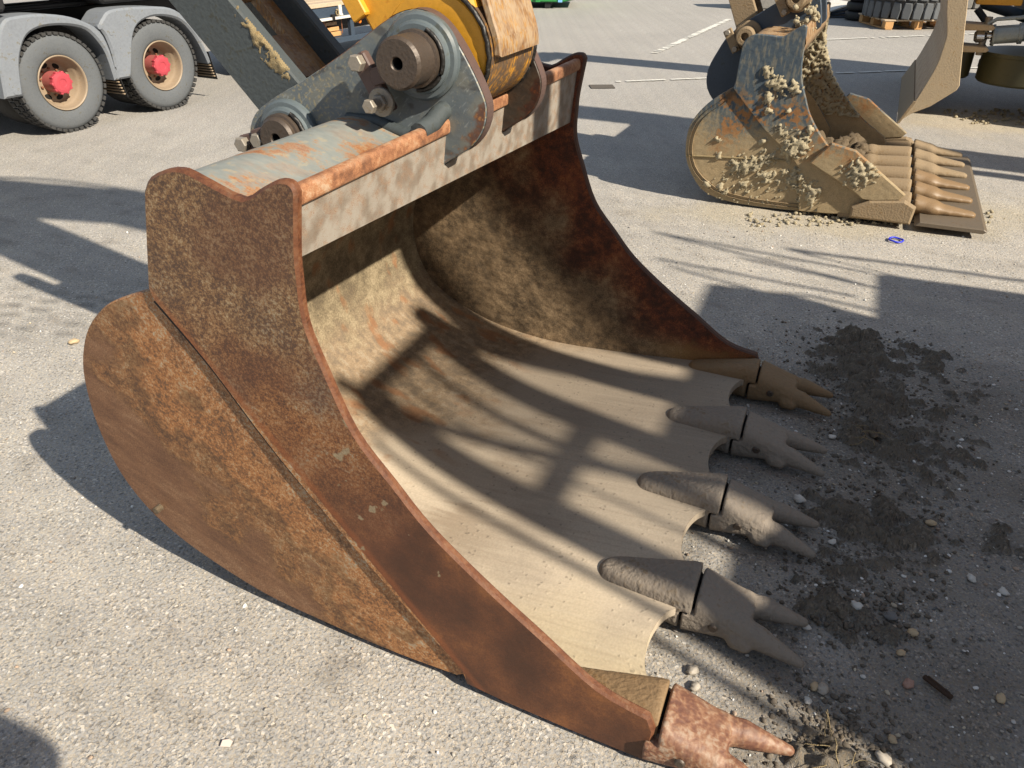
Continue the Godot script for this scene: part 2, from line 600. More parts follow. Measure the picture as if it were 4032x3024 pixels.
func gravel(x: float, y: float) -> Color:
	# fine and coarse aggregate set in pale dust; tiles over the sheet
	var big := s4(x, y)
	var fine := s4(x * 2 + 37, y * 2 + 11)
	var c := s3(x, y)
	var c2 := s3(x * 2, y * 2)
	var b := s2(x, y)
	var k := 0.70 + 0.14 * (c - 0.5) + 0.10 * (c2 - 0.5) + 0.12 * (b - 0.5)
	k += 0.15 * ss(0.90, 0.98, big) - 0.14 * ss(0.10, 0.03, big)
	k += 0.09 * ss(0.82, 0.95, fine) - 0.11 * ss(0.18, 0.06, fine)
	var w := 0.03 * ss(0.4, 0.7, fine) - 0.012
	return Color(k + w, k, k - w * 1.6)

func make_materials():
	var h2 := grey_tex(N2)
	var h3 := grey_tex(N3)
	var h4 := grey_tex(N4)
	var g := paint(512, 512, grime)
	M.near_rust = mat(Color.WHITE, 0.62, 0.0, paint(1024, 760, near_rust), h2, 0.12)
	M.near_rust.uv1_scale = Vector3(1 / 1.7, 1 / 1.26, 1)
	M.near_rust.uv1_offset = Vector3(1.9 / 1.7, 0, 0)
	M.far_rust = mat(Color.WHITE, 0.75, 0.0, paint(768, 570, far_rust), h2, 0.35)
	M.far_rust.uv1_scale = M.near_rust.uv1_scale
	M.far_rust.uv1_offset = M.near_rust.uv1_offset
	M.floor = mat(Color.WHITE, 0.85, 0.0, paint(768, 512, floor_dust), paint(768, 512, pits), 0.25)
	M.floor.uv1_scale = Vector3(1 / 2.4, 1 / 1.7, 1)
	M.panel = tri(Color.WHITE, 0.7, 0.0, paint(512, 512, panel_white), 2.4)
	M.top_grey = tri(Color.WHITE, 0.55, 0.0, paint(512, 512, top_grey), 1.1, h2, 0.08)
	M.rust = tri(Color.WHITE, 0.7, 0.0, paint(512, 512, func(x, y): return ramp(ss(0.2, 0.8, s1(x, y) * 0.45 + s2(x, y) * 0.3 + s3(x, y) * 0.25), rgb(98, 66, 48), rgb(134, 90, 62), rgb(160, 114, 80), rgb(170, 146, 122))), 1.7, h2, 0.15)
	M.rust_dark = tri(rgb(86, 58, 44), 0.65, 0.0, g, 1.7, h2, 0.15)
	M.rust_red = tri(rgb(214, 208, 198), 0.6, 0.0, paint(512, 512, func(x, y): return ramp(ss(0.25, 0.75, s1(x, y) * 0.5 + s2(x, y) * 0.5), rgb(112, 76, 66), rgb(138, 98, 78), rgb(162, 126, 102), rgb(184, 166, 152))), 2.5, h2, 0.15)
	M.cast = tri(rgb(146, 135, 122), 0.85, 0.0, g, 2.0, h2, 0.4)
	M.cast_rust = tri(rgb(140, 114, 82), 0.75, 0.0, g, 2.0, h2, 0.25)
	M.pin_steel = tri(rgb(84, 73, 64), 0.5, 0.25, g, 3.0, h2, 0.1)
	M.bolt = tri(rgb(158, 150, 138), 0.45, 0.3, g, 4.0)
	M.grey_paint = tri(rgb(98, 108, 112), 0.45, 0.0, g, 1.3)
	M.ear = mat(Color.WHITE, 0.45, 0.0, paint(512, 340, ear_paint), h2, 0.05)
	M.ear.uv1_scale = Vector3(1 / 0.78, 1 / 0.52, 1)
	M.ear.uv1_offset = Vector3(1.70 / 0.78, -0.93 / 0.52, 0)
	M.ear_worn = mat(rgb(150, 118, 96), 0.55, 0.0, M.ear.albedo_texture, h2, 0.1)
	M.ear_worn.uv1_scale = M.ear.uv1_scale
	M.ear_worn.uv1_offset = M.ear.uv1_offset
	M.grey_dirty = tri(rgb(72, 79, 81), 0.6, 0.0, g, 2.2, h2, 0.1)
	M.brown_edge = tri(rgb(98, 78, 72), 0.55, 0.0, g, 2.0)
	M.grease = tri(rgb(26, 24, 22), 0.5, 0.0, null, 1.0, h2, 0.8)
	M.edge = tri(rgb(176, 158, 146), 0.6, 0.0, M.rust.albedo_texture, 3.2, h2, 0.1)
	M.blade_steel = tri(rgb(112, 100, 84), 0.55, 0.1, g, 2.0)
	M.shade_strip = tri(rgb(44, 40, 38), 0.9, 0.0, g, 3.0)  # tone of the shadow painted along the plate step
	M.black = tri(rgb(30, 30, 32), 0.6, 0.0, g, 1.0)
	M.hole = mat(rgb(14, 13, 12), 0.9)
	M.yellow = tri(rgb(226, 164, 48), 0.45, 0.0, g, 1.5)
	M.yellow_worn = tri(Color.WHITE, 0.5, 0.0, paint(512, 512, worn_yellow), 2.2)
	M.wear = tri(rgb(196, 184, 170), 0.55, 0.0, paint(512, 512, func(x, y): return rgb(208, 192, 168).lerp(rgb(150, 118, 88), ss(0.35, 0.75, s2(x * 2.0, y * 0.6) * 0.5 + s1(x, y) * 0.5)).lerp(rgb(214, 160, 70), ss(0.62, 0.72, s2(x * 1.4 + 99, y * 0.5)) * 0.6)), 2.2)
	M.straw = tri(rgb(160, 142, 106), 0.9, 0.0, g, 3.0, h3, 0.4)
	M.muddy = mat(Color.WHITE, 0.85, 0.0, paint(560, 400, muddy_blue), h2, 0.15)
	M.muddy.uv1_scale = Vector3(1 / 1.6, 1 / 1.15, 1)
	M.muddy.uv1_offset = Vector3(1.2 / 1.6, 0, 0)
	M.mud = tri(rgb(204, 191, 160), 0.95, 0.0, g, 4.0, h3, 0.7)
	M.mud_dark = tri(rgb(122, 106, 84), 0.95, 0.0, g, 3.0, h3, 0.8)
	M.mud_steel = tri(rgb(150, 130, 102), 0.8, 0.0, g, 2.5, h2, 0.15)
	M.tooth_shiny = tri(rgb(142, 116, 84), 0.5, 0.0, g, 3.0)
	M.blue_grey = tri(rgb(58, 72, 88), 0.5, 0.0, g, 1.6)
	M.soil = tri(rgb(128, 116, 100), 0.95, 0.0, g, 3.0, h3, 0.9)
	M.tyre = tri(rgb(98, 102, 106), 0.85, 0.0, g, 1.6, h2, 0.1)
	M.tyre_dark = tri(rgb(62, 62, 62), 0.9, 0.0, g, 2.0, h2, 0.3)
	M.guard = tri(rgb(128, 134, 142), 0.6, 0.0, g, 1.2)
	M.rim = tri(rgb(158, 140, 118), 0.5, 0.0, g, 2.4)
	M.rim_rust = tri(rgb(140, 92, 66), 0.6, 0.0, g, 2.4)
	M.hub_side = tri(rgb(172, 96, 92), 0.5, 0.0, g, 3.0)
	M.hub_red = tri(rgb(186, 68, 80), 0.6, 0.0, g, 3.0)
	M.wood = tri(rgb(196, 176, 150), 0.85, 0.0, g, 1.3, h2, 0.2)
	M.wood_warm = tri(rgb(206, 160, 106), 0.85, 0.0, g, 1.3)
	M.white = tri(rgb(226, 222, 214), 0.5, 0.0, g, 0.8)
	M.red = tri(rgb(186, 48, 52), 0.5, 0.0, g, 1.0)
	M.orange = mat(rgb(238, 128, 36), 0.3)
	M.green = tri(rgb(52, 150, 78), 0.5, 0.0, g, 0.7)
	M.pale_blue = mat(rgb(120, 176, 226), 0.5)
	M.ring_blue = mat(rgb(40, 52, 190), 0.4)
	M.iron = tri(rgb(96, 90, 84), 0.7, 0.0, g, 2.0)
	M.olive = tri(rgb(72, 70, 46), 0.5, 0.0, g, 1.4)
	M.cylinder = tri(rgb(158, 166, 166), 0.35, 0.2, g, 1.5)
	M.chrome = mat(rgb(206, 206, 206), 0.15, 0.9)
	M.steel_dust = tri(rgb(186, 166, 136), 0.75, 0.0, g, 2.2, h2, 0.12)
	M.concrete = tri(rgb(128, 126, 122), 0.9, 0.0, g, 0.5, h2, 0.3)
	M.twig = tri(rgb(74, 54, 40), 0.9, 0.0, g, 5.0, h3, 0.3)
	M.skin = mat(rgb(196, 150, 124), 0.6)
	M.cloth = tri(rgb(52, 62, 82), 0.9, 0.0, g, 2.0)
	M.glass = mat(Color(0.72, 0.80, 0.66, 0.12), 0.08)
	M.glass.transparency = BaseMaterial3D.TRANSPARENCY_ALPHA
	M.stone = []
	for c in [rgb(212, 208, 200), rgb(176, 168, 156), rgb(196, 174, 140), rgb(120, 118, 116), rgb(176, 140, 124)]:
		M.stone.append(tri(c, 0.7, 0.0, g, 6.0))
	M.soil_sheet = mat(Color.WHITE, 0.95, 0.0, paint(512, 512, gravel), h3, 0.5)
	M.soil_sheet.vertex_color_use_as_albedo = true
	M.pebble = mat(Color.WHITE, 0.75)
	M.pebble.vertex_color_use_as_albedo = true
	M.ground = mat(Color.WHITE, 0.92, 0.0, paint(512, 512, gravel), h4, 0.2)
	M.ground.vertex_color_use_as_albedo = true
	M.paint_line = tri(rgb(222, 220, 212), 0.85, 0.0, g, 1.0)
	M.litter = mat(rgb(206, 190, 180), 0.7)


# ------------------------------------------------------------------ ground
func graded(c: float, near: float, grow: float, far: float) -> PackedFloat32Array:
	var r := PackedFloat32Array([c])
	var d := 0.0
	while d < far:
		d += near + grow * maxf(0, d - 2.6)
		r.append(c + d)
		r.insert(0, c - d)
	return r

func ground():
	var xs := graded(0.4, 0.05, 0.05, 320)
	var zs := graded(-2.2, 0.05, 0.05, 320)
	var n := FastNoiseLite.new()
	n.seed = 5
	n.frequency = 1.0
	n.fractal_octaves = 4
	var v := PackedVector3Array()
	var uv := PackedVector2Array()
	var col := PackedColorArray()
	var idx := PackedInt32Array()
	var nx := xs.size()
	for z in zs:
		for x in xs:
			var near := ss(9, 4, Vector2(x - 0.4, z + 2.2).length())
			v.append(Vector3(x, near * (0.004 * n.get_noise_2d(x * 3, z * 3) + 0.003 * n.get_noise_2d(x * 9 + 50, z * 9)) - 0.004, z))
			uv.append(Vector2(x, z) / 0.36)
			col.append(ground_tone(x, z, n))
	for j in zs.size() - 1:
		for i in nx - 1:
			var a := j * nx + i
			idx.append_array([a, a + 1, a + nx + 1, a, a + nx + 1, a + nx])
	var arr := []
	arr.resize(Mesh.ARRAY_MAX)
	arr[Mesh.ARRAY_VERTEX] = v
	arr[Mesh.ARRAY_TEX_UV] = uv
	arr[Mesh.ARRAY_COLOR] = col
	arr[Mesh.ARRAY_INDEX] = idx
	var am := ArrayMesh.new()
	am.add_surface_from_arrays(Mesh.PRIMITIVE_TRIANGLES, arr)
	var st := SurfaceTool.new()
	st.create_from(am, 0)
	st.generate_normals()
	put("ground", st.commit(), M.ground, self, "structure")

func ground_tone(x: float, z: float, n: FastNoiseLite) -> Color:
	var c := Color(0.72, 0.675, 0.61)
	var a := n.get_noise_2d(x * 0.6, z * 0.6)
	var b := n.get_noise_2d(x * 2.4 + 9, z * 2.4)
	var drag := n.get_noise_2d((x * 0.92 + z * 0.39) * 0.9, (z * 0.92 - x * 0.39) * 6.0)
	var spot := n.get_noise_2d(x * 5.0 + 30, z * 5.0)
	c = c * (1.0 + 0.14 * a + 0.13 * b + 0.12 * drag)
	c = c.lerp(Color(0.42, 0.38, 0.33), ss(0.30, 0.55, spot) * 0.55)
	c = c.lerp(Color(0.80, 0.735, 0.64), ss(0.1, 0.5, drag + b * 0.5) * 0.4)
	# traffic wear: greyer far away
	c = c.lerp(Color(0.66, 0.63, 0.59) * (1.0 + 0.08 * a), ss(-4, -9, z) * 0.8)
	# dark soil dropped in front of the teeth
	var q := Vector2(x, z) - Vector2(BO.x, BO.z)
	var u := q.x * BU.x + q.y * BU.z
	var w := q.x * BV.x + q.y * BV.z
	var soil := ss(-0.42, 0.02, w + 0.25 * b) * ss(1.7, 0.35, w + 0.3 * a) * ss(-0.5, 0.1, u + 0.2 * a) * ss(2.5, 1.9, u + 0.2 * b)
	c = c.lerp(Color(0.33, 0.295, 0.25) * (1 + 0.35 * b), clampf(soil * (0.80 + 0.9 * b + 0.4 * a), 0, 0.92))
	# pale yellow dust round the muddy bucket and the blade
	var d1 := Vector2((x - 2.3) / 1.7, (z + 4.75) / 0.55).length()
	c = c.lerp(Color(0.80, 0.71, 0.54), ss(1.0, 0.4, d1 + 0.35 * b) * 0.7)
	var d2 := Vector2((x - 4.8) / 1.6, (z + 7.4) / 0.8).length()
	c = c.lerp(Color(0.86, 0.75, 0.56), ss(1.0, 0.4, d2 + 0.4 * b) * 0.75)
	# comb of tyre marks behind the bucket
	var d3 := Vector2((x + 2.1) / 0.8, (z + 3.3) / 0.35).length()
	c = c.lerp(c * 0.6, ss(1.0, 0.5, d3) * ss(0.1, 0.7, sin((z * 0.94 + x * 0.30) * 62) + b))
	return c


# ------------------------------------------------------------------ the rusty bucket
const PLATE := [-1.483, 0.925, -1.430, 1.115, -1.418, 1.146, -1.395, 1.172, -1.350, 1.192, -1.312, 1.198, -1.285, 1.194, -1.225, 1.174, -1.168, 1.160, -1.125, 1.182, -1.085, 1.203, -1.062, 1.207, -1.046, 1.203, -1.038, 1.188]
const MOUTH := [-1.038, 1.188, -1.057, 1.079, -1.062, 1.024, -1.063, 0.926, -1.033, 0.828, -0.978, 0.687, -0.893, 0.580, -0.810, 0.484, -0.680, 0.377, -0.548, 0.282, -0.417, 0.189, -0.300, 0.158]
const STEP := [-0.753, 0.07, -0.98, 0.305, -1.203, 0.556, -1.355, 0.76, -1.476, 0.895]
const BACK := [-0.77, 0.030, -0.943, 0.022, -1.155, 0.030, -1.365, 0.050, -1.57, 0.114, -1.685, 0.176, -1.755, 0.242, -1.806, 0.336, -1.829, 0.466, -1.822, 0.587, -1.795, 0.678, -1.738, 0.768, -1.652, 0.842, -1.568, 0.882, -1.476, 0.920, -1.42, 0.96]
const INNER := [-0.33, 0.075, -0.55, 0.064, -0.80, 0.048, -1.10, 0.042, -1.35, 0.075, -1.54, 0.142, -1.68, 0.235, -1.75, 0.345, -1.775, 0.466, -1.766, 0.575, -1.74, 0.65, -1.69, 0.73, -1.61, 0.80, -1.52, 0.855, -1.44, 0.93, -1.42, 1.02]

func wedge(p: Vector3, x0: float, x1: float, h0: float, h1: float, w0: float, w1: float, c0: float, c1: float) -> float:
	# a squarish bar whose height, width and middle change from x0 to x1
	var t := clampf((p.x - x0) / (x1 - x0), 0, 1)
	var h := lerpf(h0, h1, t)
	var w := lerpf(w0, w1, t)
	var y := absf(p.y - lerpf(c0, c1, t)) / h
	var z := absf(p.z) / w
	var d := (pow(pow(y, 3.4) + pow(z, 3.4), 1.0 / 3.4) - 1.0) * minf(h, w) * 0.85
	return d

func tooth_field(p: Vector3) -> float:
	# a cast socket, squarish, sloping down to a fork of two points
	var b := wedge(p, -0.31, -0.14, 0.074, 0.036, 0.085, 0.070, 0.079, 0.058)
	b = maxf(b, p.x + 0.130 + 0.25 * absf(p.z))
	var q := Vector3(p.x, p.y, absf(p.z))
	var a := caps(q, Vector3(-0.190, 0.060, 0.036), Vector3(-0.110, 0.052, 0.053), 0.036, 0.031)
	a = minf(a, caps(q, Vector3(-0.110, 0.052, 0.053), Vector3(-0.006, 0.026, 0.070), 0.032, 0.0125))
	b = smin(b, a, 0.012)
	# lugs at the root of the fork
	b = smin(b, caps(q, Vector3(-0.160, 0.036, 0.064), Vector3(-0.140, 0.034, 0.073), 0.027, 0.020), 0.008)
	b += 0.0010 * bumpy.get_noise_3dv(p * 70)
	var cut := (-0.274 if p.y > 0.088 + 0.1 * (p.x + 0.28) else -0.303) - p.x
	return maxf(maxf(b, cut), -p.y)

func adapter_field(p: Vector3) -> float:
	var b := wedge(p, -0.52, -0.30, 0.046, 0.072, 0.050, 0.082, 0.062, 0.079)
	var q := p - Vector3(-0.50, 0.062, 0)
	if p.x < -0.50: b = maxf(b, Vector3(q.x, q.y * 0.95, q.z * 0.9).length() - 0.052)
	b += 0.0012 * bumpy.get_noise_3dv(p * 60)
	var cut := p.x - (-0.281 if p.y > 0.088 + 0.1 * (p.x + 0.28) else -0.310)
	return maxf(maxf(b, cut), -p.y)

func lip_x(u: float) -> float:
	# the scalloped front edge between teeth
	var t := fposmod(u + 0.085, 0.4125) - 0.17
	if t < 0: return -0.318
	return -0.318 - 0.040 * pow(sin(PI * t / 0.2425), 0.55)

func shell(st: SurfaceTool, prof: PackedVector2Array, z0: float, z1: float, nz: int, scallop := 0.0, off := 0.0, wave := 0.0, tap := 0.0):
	st.set_smooth_group(1)
	var len := PackedFloat32Array([0.0])
	for i in range(1, prof.size()): len.append(len[i - 1] + prof[i].distance_to(prof[i - 1]))
	var rows := []
	for i in prof.size():
		var d := (prof[mini(i + 1, prof.size() - 1)] - prof[maxi(i - 1, 0)]).normalized()
		var nrm := Vector2(d.y, -d.x)
		var row := []
		for k in nz + 1:
			var z := lerpf(z0 + tap * prof[i].x, z1 - tap * prof[i].x, float(k) / nz)
			var p := prof[i]
			if scallop > 0: p.x += (lip_x(-z) - prof[0].x) * ss(0.18, 0.0, len[i])
			p += nrm * off
			if wave > 0:
				p += nrm * wave * (bumpy.get_noise_3d(len[i] * 3, z * 3, 4) + 0.5 * bumpy.get_noise_3d(len[i] * 11, z * 9, 9)) * ss(0.1, 0.5, len[i])
			row.append(Vector3(p.x, p.y, z))
		rows.append(row)
	for i in prof.size() - 1:
		for k in nz:
			quad(st, rows[i][k], rows[i][k + 1], rows[i + 1][k + 1], rows[i + 1][k], Vector2(len[i], -rows[i][k].z), Vector2(len[i], -rows[i][k + 1].z), Vector2(len[i + 1], -rows[i + 1][k + 1].z), Vector2(len[i + 1], -rows[i + 1][k].z))
	return rows

func main_bucket():
	var t := thing("excavator_bucket", "large rust-brown digging bucket with five forked teeth lying in the foreground", "bucket", BO, AZ)
	var tap := 0.042
	var upper := curve(pv(PLATE), 2)
	upper.append_array(curve(pv(MOUTH), 4).slice(1))
	upper.append_array(pv([-0.285, 0.120, -0.292, 0.012, -0.451, 0.012, -0.637, 0.018, -0.74, 0.028]))
	upper.append_array(curve(pv(STEP), 3))
	var lower := curve(pv(BACK), 4)
	lower.append_array(pv([-1.30, 0.80, -0.95, 0.42, -0.70, 0.08]))
	var st := mb()
	soft = true
	var es := mb()
	prism(st, upper, 0.0625 - 0.024, 0.0625, 0.006, tap, 0.0, Transform3D(), es)
	put("worn_edge", es, M.edge, put("side_cutter", st, M.near_rust, t))
	st = mb()
	prism(st, lower, 0.0625 - 0.034, 0.0625 - 0.012, 0.003, tap, 0.0)
	put("side_plate", st, M.near_rust, t)
	# shadow under the thick plate's edge, painted as a dark strip
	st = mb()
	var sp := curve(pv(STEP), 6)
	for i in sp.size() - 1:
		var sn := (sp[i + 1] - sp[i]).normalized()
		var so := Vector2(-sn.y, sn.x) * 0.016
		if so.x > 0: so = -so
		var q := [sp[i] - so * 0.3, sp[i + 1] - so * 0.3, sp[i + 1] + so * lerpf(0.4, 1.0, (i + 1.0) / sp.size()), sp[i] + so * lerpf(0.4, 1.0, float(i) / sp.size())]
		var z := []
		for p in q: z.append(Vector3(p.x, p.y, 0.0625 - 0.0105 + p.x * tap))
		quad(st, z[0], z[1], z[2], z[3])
	put("seam", st, M.shade_strip, t)
	# its far side, seen from within
	st = mb()
	es = mb()
	prism(st, upper, -1.65 - 0.062, -1.65 - 0.030, 0.006, -tap, 0.0, Transform3D(), es)
	put("worn_edge", es, M.rust_dark, put("side_cutter", st, M.far_rust, t))
	st = mb()
	prism(st, lower, -1.65 - 0.052, -1.65 - 0.032, 0.003, -tap, 0.0)
	put("side_plate", st, M.far_rust, t)
	soft = false
	# wrapper plate, inside and outside
	var inn := curve(pv(INNER), 6)
	st = mb(true)
	var r0: Array = shell(st, inn, 0.034, -1.684, 130, 1.0, 0.0, 0.0025, tap)
	var out := PackedVector2Array()
	for p in curve(pv(INNER), 3): out.append(p)
	var r1: Array = shell(st, out, 0.034, -1.684, 130, 1.0, 0.024, 0.0, tap)
	st.set_smooth_group(-1)
	for k in 130:
		quad(st, r0[0][k], r1[0][k], r1[0][k + 1], r0[0][k + 1], Vector2(0, -r0[0][k].z), Vector2(0.02, -r0[0][k].z), Vector2(0.02, -r0[0][k + 1].z), Vector2(0, -r0[0][k + 1].z))
	put("wrapper", st, M.floor, t)
	# weld beads inside
	st = mb(true)
	var wl := []
	for i in range(10, inn.size(), 2):
		wl.append(Vector3(inn[i].x + 0.006, inn[i].y + 0.006, -1.65 + 0.012 - inn[i].x * 0.042 - 0.055 + 0.003 * bumpy.get_noise_1d(i * 9.0)))
	tube(st, wl, 0.011, 7)
	put("weld_bead", st, M.mud_dark, t)
	st = mb(true)
	wl = []
	for i in 60: wl.append(Vector3(-1.672 + 0.002 * bumpy.get_noise_1d(i * 7.0), 0.238, 0.0 - i * 0.0283))
	tube(st, wl, 0.010, 7)
	put("weld_bead", st, M.mud_dark, t)
	# closed box along the top: grey trough, bar and pale front panel
	var top := curve(pv([-1.44, 1.00, -1.425, 1.09, -1.40, 1.145, -1.35, 1.172, -1.29, 1.172, -1.23, 1.152, -1.175, 1.136, -1.125, 1.152, -1.088, 1.170]), 4)
	st = mb(true)
	shell(st, top, 0.0, -1.66, 40)
	put("top_plate", st, M.top_grey, t)
	st = mb()
	var barp := curve(pv([-1.086, 1.152, -1.084, 1.180, -1.076, 1.188, -1.062, 1.188, -1.055, 1.182, -1.054, 1.170, -1.055, 1.156, -1.062, 1.150]), 3)
	prism(st, barp, -1.66, 0.0, 0)
	put("front_bar", st, M.rust, t)
	st = mb()
	for k in 40:
		var za := -k * 0.0415
		var zb := za - 0.0415
		var ya := 1.046 + za * 0.045
		var yb := 1.046 + zb * 0.045
		quad(st, Vector3(-1.066, 1.15, za), Vector3(-1.066, 1.15, zb), Vector3(-1.084, yb, zb), Vector3(-1.084, ya, za))
		quad(st, Vector3(-1.084, ya, za), Vector3(-1.084, yb, zb), Vector3(-1.118, yb - 0.008, zb), Vector3(-1.118, ya - 0.008, za))
		quad(st, Vector3(-1.118, ya - 0.008, za), Vector3(-1.118, yb - 0.008, zb), Vector3(-1.43, yb - 0.06, zb), Vector3(-1.43, ya - 0.06, za))
	put("front_panel", st, M.panel, t)
	# two hinge plates
	var ear := curve(pv([-1.665, 1.06, -1.672, 1.10, -1.640, 1.155, -1.555, 1.208, -1.478, 1.245, -1.346, 1.318, -1.245, 1.380, -1.190, 1.410, -1.142, 1.424, -1.104, 1.421, -1.069, 1.402, -1.041, 1.374, -1.014, 1.337, -0.986, 1.290, -0.965, 1.247, -0.957, 1.219, -0.961, 1.184, -0.977, 1.150, -1.005, 1.120, -1.040, 1.098, -1.074, 1.076]), 3)
	ear.append_array(pv([-1.10, 1.05, -1.30, 1.02, -1.43, 0.985, -1.55, 0.97, -1.64, 1.0]))
	for z in [-0.62, -0.985]:
		st = mb()
		prism(st, ear, z - 0.045, z, 0.002)
		var e := put("hinge_plate", st, M.ear if z > -0.8 else M.ear_worn, t)
		# worn brown rim
		st = mb()
		var rim := ear.slice(20, 63)
		for i in rim.size() - 1:
			var a := Vector3(rim[i].x, rim[i].y, z - 0.0225)
			var b := Vector3(rim[i + 1].x, rim[i + 1].y, z - 0.0225)
			var nn := Vector3(b.y - a.y, a.x - b.x, 0).normalized() * -0.0015
			for w in [nn]:
				quad(st, a + w + Vector3(0, 0, 0.019), b + w + Vector3(0, 0, 0.019), b + w - Vector3(0, 0, 0.019), a + w - Vector3(0, 0, 0.019))
		put("worn_rim", st, M.brown_edge, e)
	# fillet where the bar runs up against the near hinge plate
	st = mb(true)
	tube(st, [Vector3(-1.075, 1.178, -0.50), Vector3(-1.073, 1.186, -0.56), Vector3(-1.071, 1.203, -0.60), Vector3(-1.071, 1.206, -0.625)], 0.023, 10)
	put("fillet", st, M.grey_dirty, t)
	st = mb(true)
	tube(st, [Vector3(-1.345, 1.165, -0.615), Vector3(-1.26, 1.165, -0.616), Vector3(-1.175, 1.142, -0.617), Vector3(-1.10, 1.16, -0.617)], 0.016, 8)
	put("weld_bead", st, M.grey_dirty, t)
	# bosses and pins
	for c in [[Vector3(-1.118, 1.325, 0), 0.098, 0.060, 0.125], [Vector3(-1.530, 1.110, 0), 0.090, 0.056, 0.07]]:
		for side in [0, 1]:
			var z: float = -0.62 if side == 0 else -1.03
			var f := Transform3D(Basis() if side == 0 else Basis(Vector3.UP, PI), c[0] + Vector3(0, 0, z))
			st = mb()
			var R: float = c[1]
			lathe(st, pv([R, -0.001, R, 0.014, R - 0.006, 0.020, R - 0.016, 0.021, R - 0.018, 0.030, R - 0.024, 0.034, c[2] + 0.004, 0.034, c[2], 0.02]), 40, f)
			put("boss", st, M.grey_paint, t)
			st = mb()
			var r: float = c[2]
			var L: float = c[3]
			lathe(st, pv([r + 0.004, 0.0, r + 0.004, 0.05, r - 0.002, 0.052, r - 0.002, L - 0.008, r - 0.008, L, 0.016, L, 0.013, L - 0.004]), 36, f)
			var pin := put("pin", st, M.pin_steel, t)
			st = mb()
			lathe(st, pv([0.0131, L - 0.003, 0.0131, L - 0.05, 0, L - 0.05]), 14, f)
			put("grease_hole", st, M.hole, pin)
			st = mb(true)
			var gp := []
			for i in 22:
				var an := -1.6 + i * 0.13
				gp.append(f * Vector3(cos(an) * (r + 0.010), sin(an) * (r + 0.010), 0.034 + 0.003 * bumpy.get_noise_1d(i * 5.0)))
			tube(st, gp, 0.006, 6)
			put("grease", st, M.grease, pin)
	# keeper bars that lock the pins, with their bolts
	var keeps := [[Vector3(-1.258, 1.312, -0.575), Vector3(-1.208, 1.225, -0.575), 0.0], [Vector3(-1.655, 1.083, -0.59), Vector3(-1.600, 1.098, -0.59), 1.0]]
	for k in keeps:
		st = mb()
		bar(st, k[0] + (k[0] - k[1]).normalized() * 0.018, k[1] + (k[1] - k[0]).normalized() * 0.03, 0.026, 0.044, 0.005, Vector3(0.5, 0.3, 0))
		var kb := put("keeper_bar", st, M.brown_edge, t)
		st = mb()
		bar(st, (k[0] + k[1]) / 2 + Vector3(0.004, 0.010, 0.006), (k[0] + k[1]) / 2 + Vector3(0.06, 0.028, 0.006), 0.024, 0.040, 0.004)
		put("keeper_lug", st, M.brown_edge, kb)
		for e in 2:
			st = mb()
			var f := Transform3D(Basis(), k[e] + Vector3(0, 0, 0.004))
			if e == 1 and k[2] == 0.0:
				lathe(st, disc_prof(0.034, 0.0, 0.012, 0.002), 24, f)
				hexagon(st, 0.020, 0.012, 0.026, f)
				lathe(st, disc_prof(0.012, 0.026, 0.058, 0.002), 14, f)
				hexagon(st, 0.017, 0.050, 0.070, f)
			else:
				hexagon(st, 0.020, 0.010, 0.034, f)
			put("bolt", st, M.bolt, kb)
	# teeth in their adapters
	var ts := mb(true)
	nets(ts, Vector3(-0.32, -0.012, -0.108), Vector3(0.02, 0.175, 0.108), 0.0065, tooth_field)
	ts.generate_normals(); ts.index()
	var tm := ts.commit()
	var as_ := mb(true)
	nets(as_, Vector3(-0.575, -0.012, -0.105), Vector3(-0.27, 0.175, 0.105), 0.0075, adapter_field)
	as_.generate_normals(); as_.index()
	var adm := as_.commit()
	for i in 5:
		var z := -0.4125 * i
		var a := put("tooth_adapter", adm, M.cast if i > 0 and i < 4 else M.cast_rust, t)
		a.position.z = z - (0.028 if i == 0 else -0.028 if i == 4 else 0.0)
		if i == 0 or i == 4: a.scale.z = 0.78
		st = mb()
		box(st, Vector3(-0.32, 0.078, 0), Vector3(0.09, 0.09, 0.12), 0.01)
		var core := put("adapter_nose", st, M.hole, a)
		var th := put("tooth", tm, M.rust_red if i == 0 else M.cast_rust if i == 4 else M.cast, t)
		th.position.z = z - (0.02 if i == 0 else -0.02 if i == 4 else 0.0)
		st = mb()
		lathe(st, pv([0, 0.001, 0.009, 0.001, 0.011, -0.001, 0.0125, -0.004]), 16, Transform3D(Basis(), Vector3(-0.222, 0.068, 0.0855)))
		put("lock_pin", st, M.pin_steel, th)


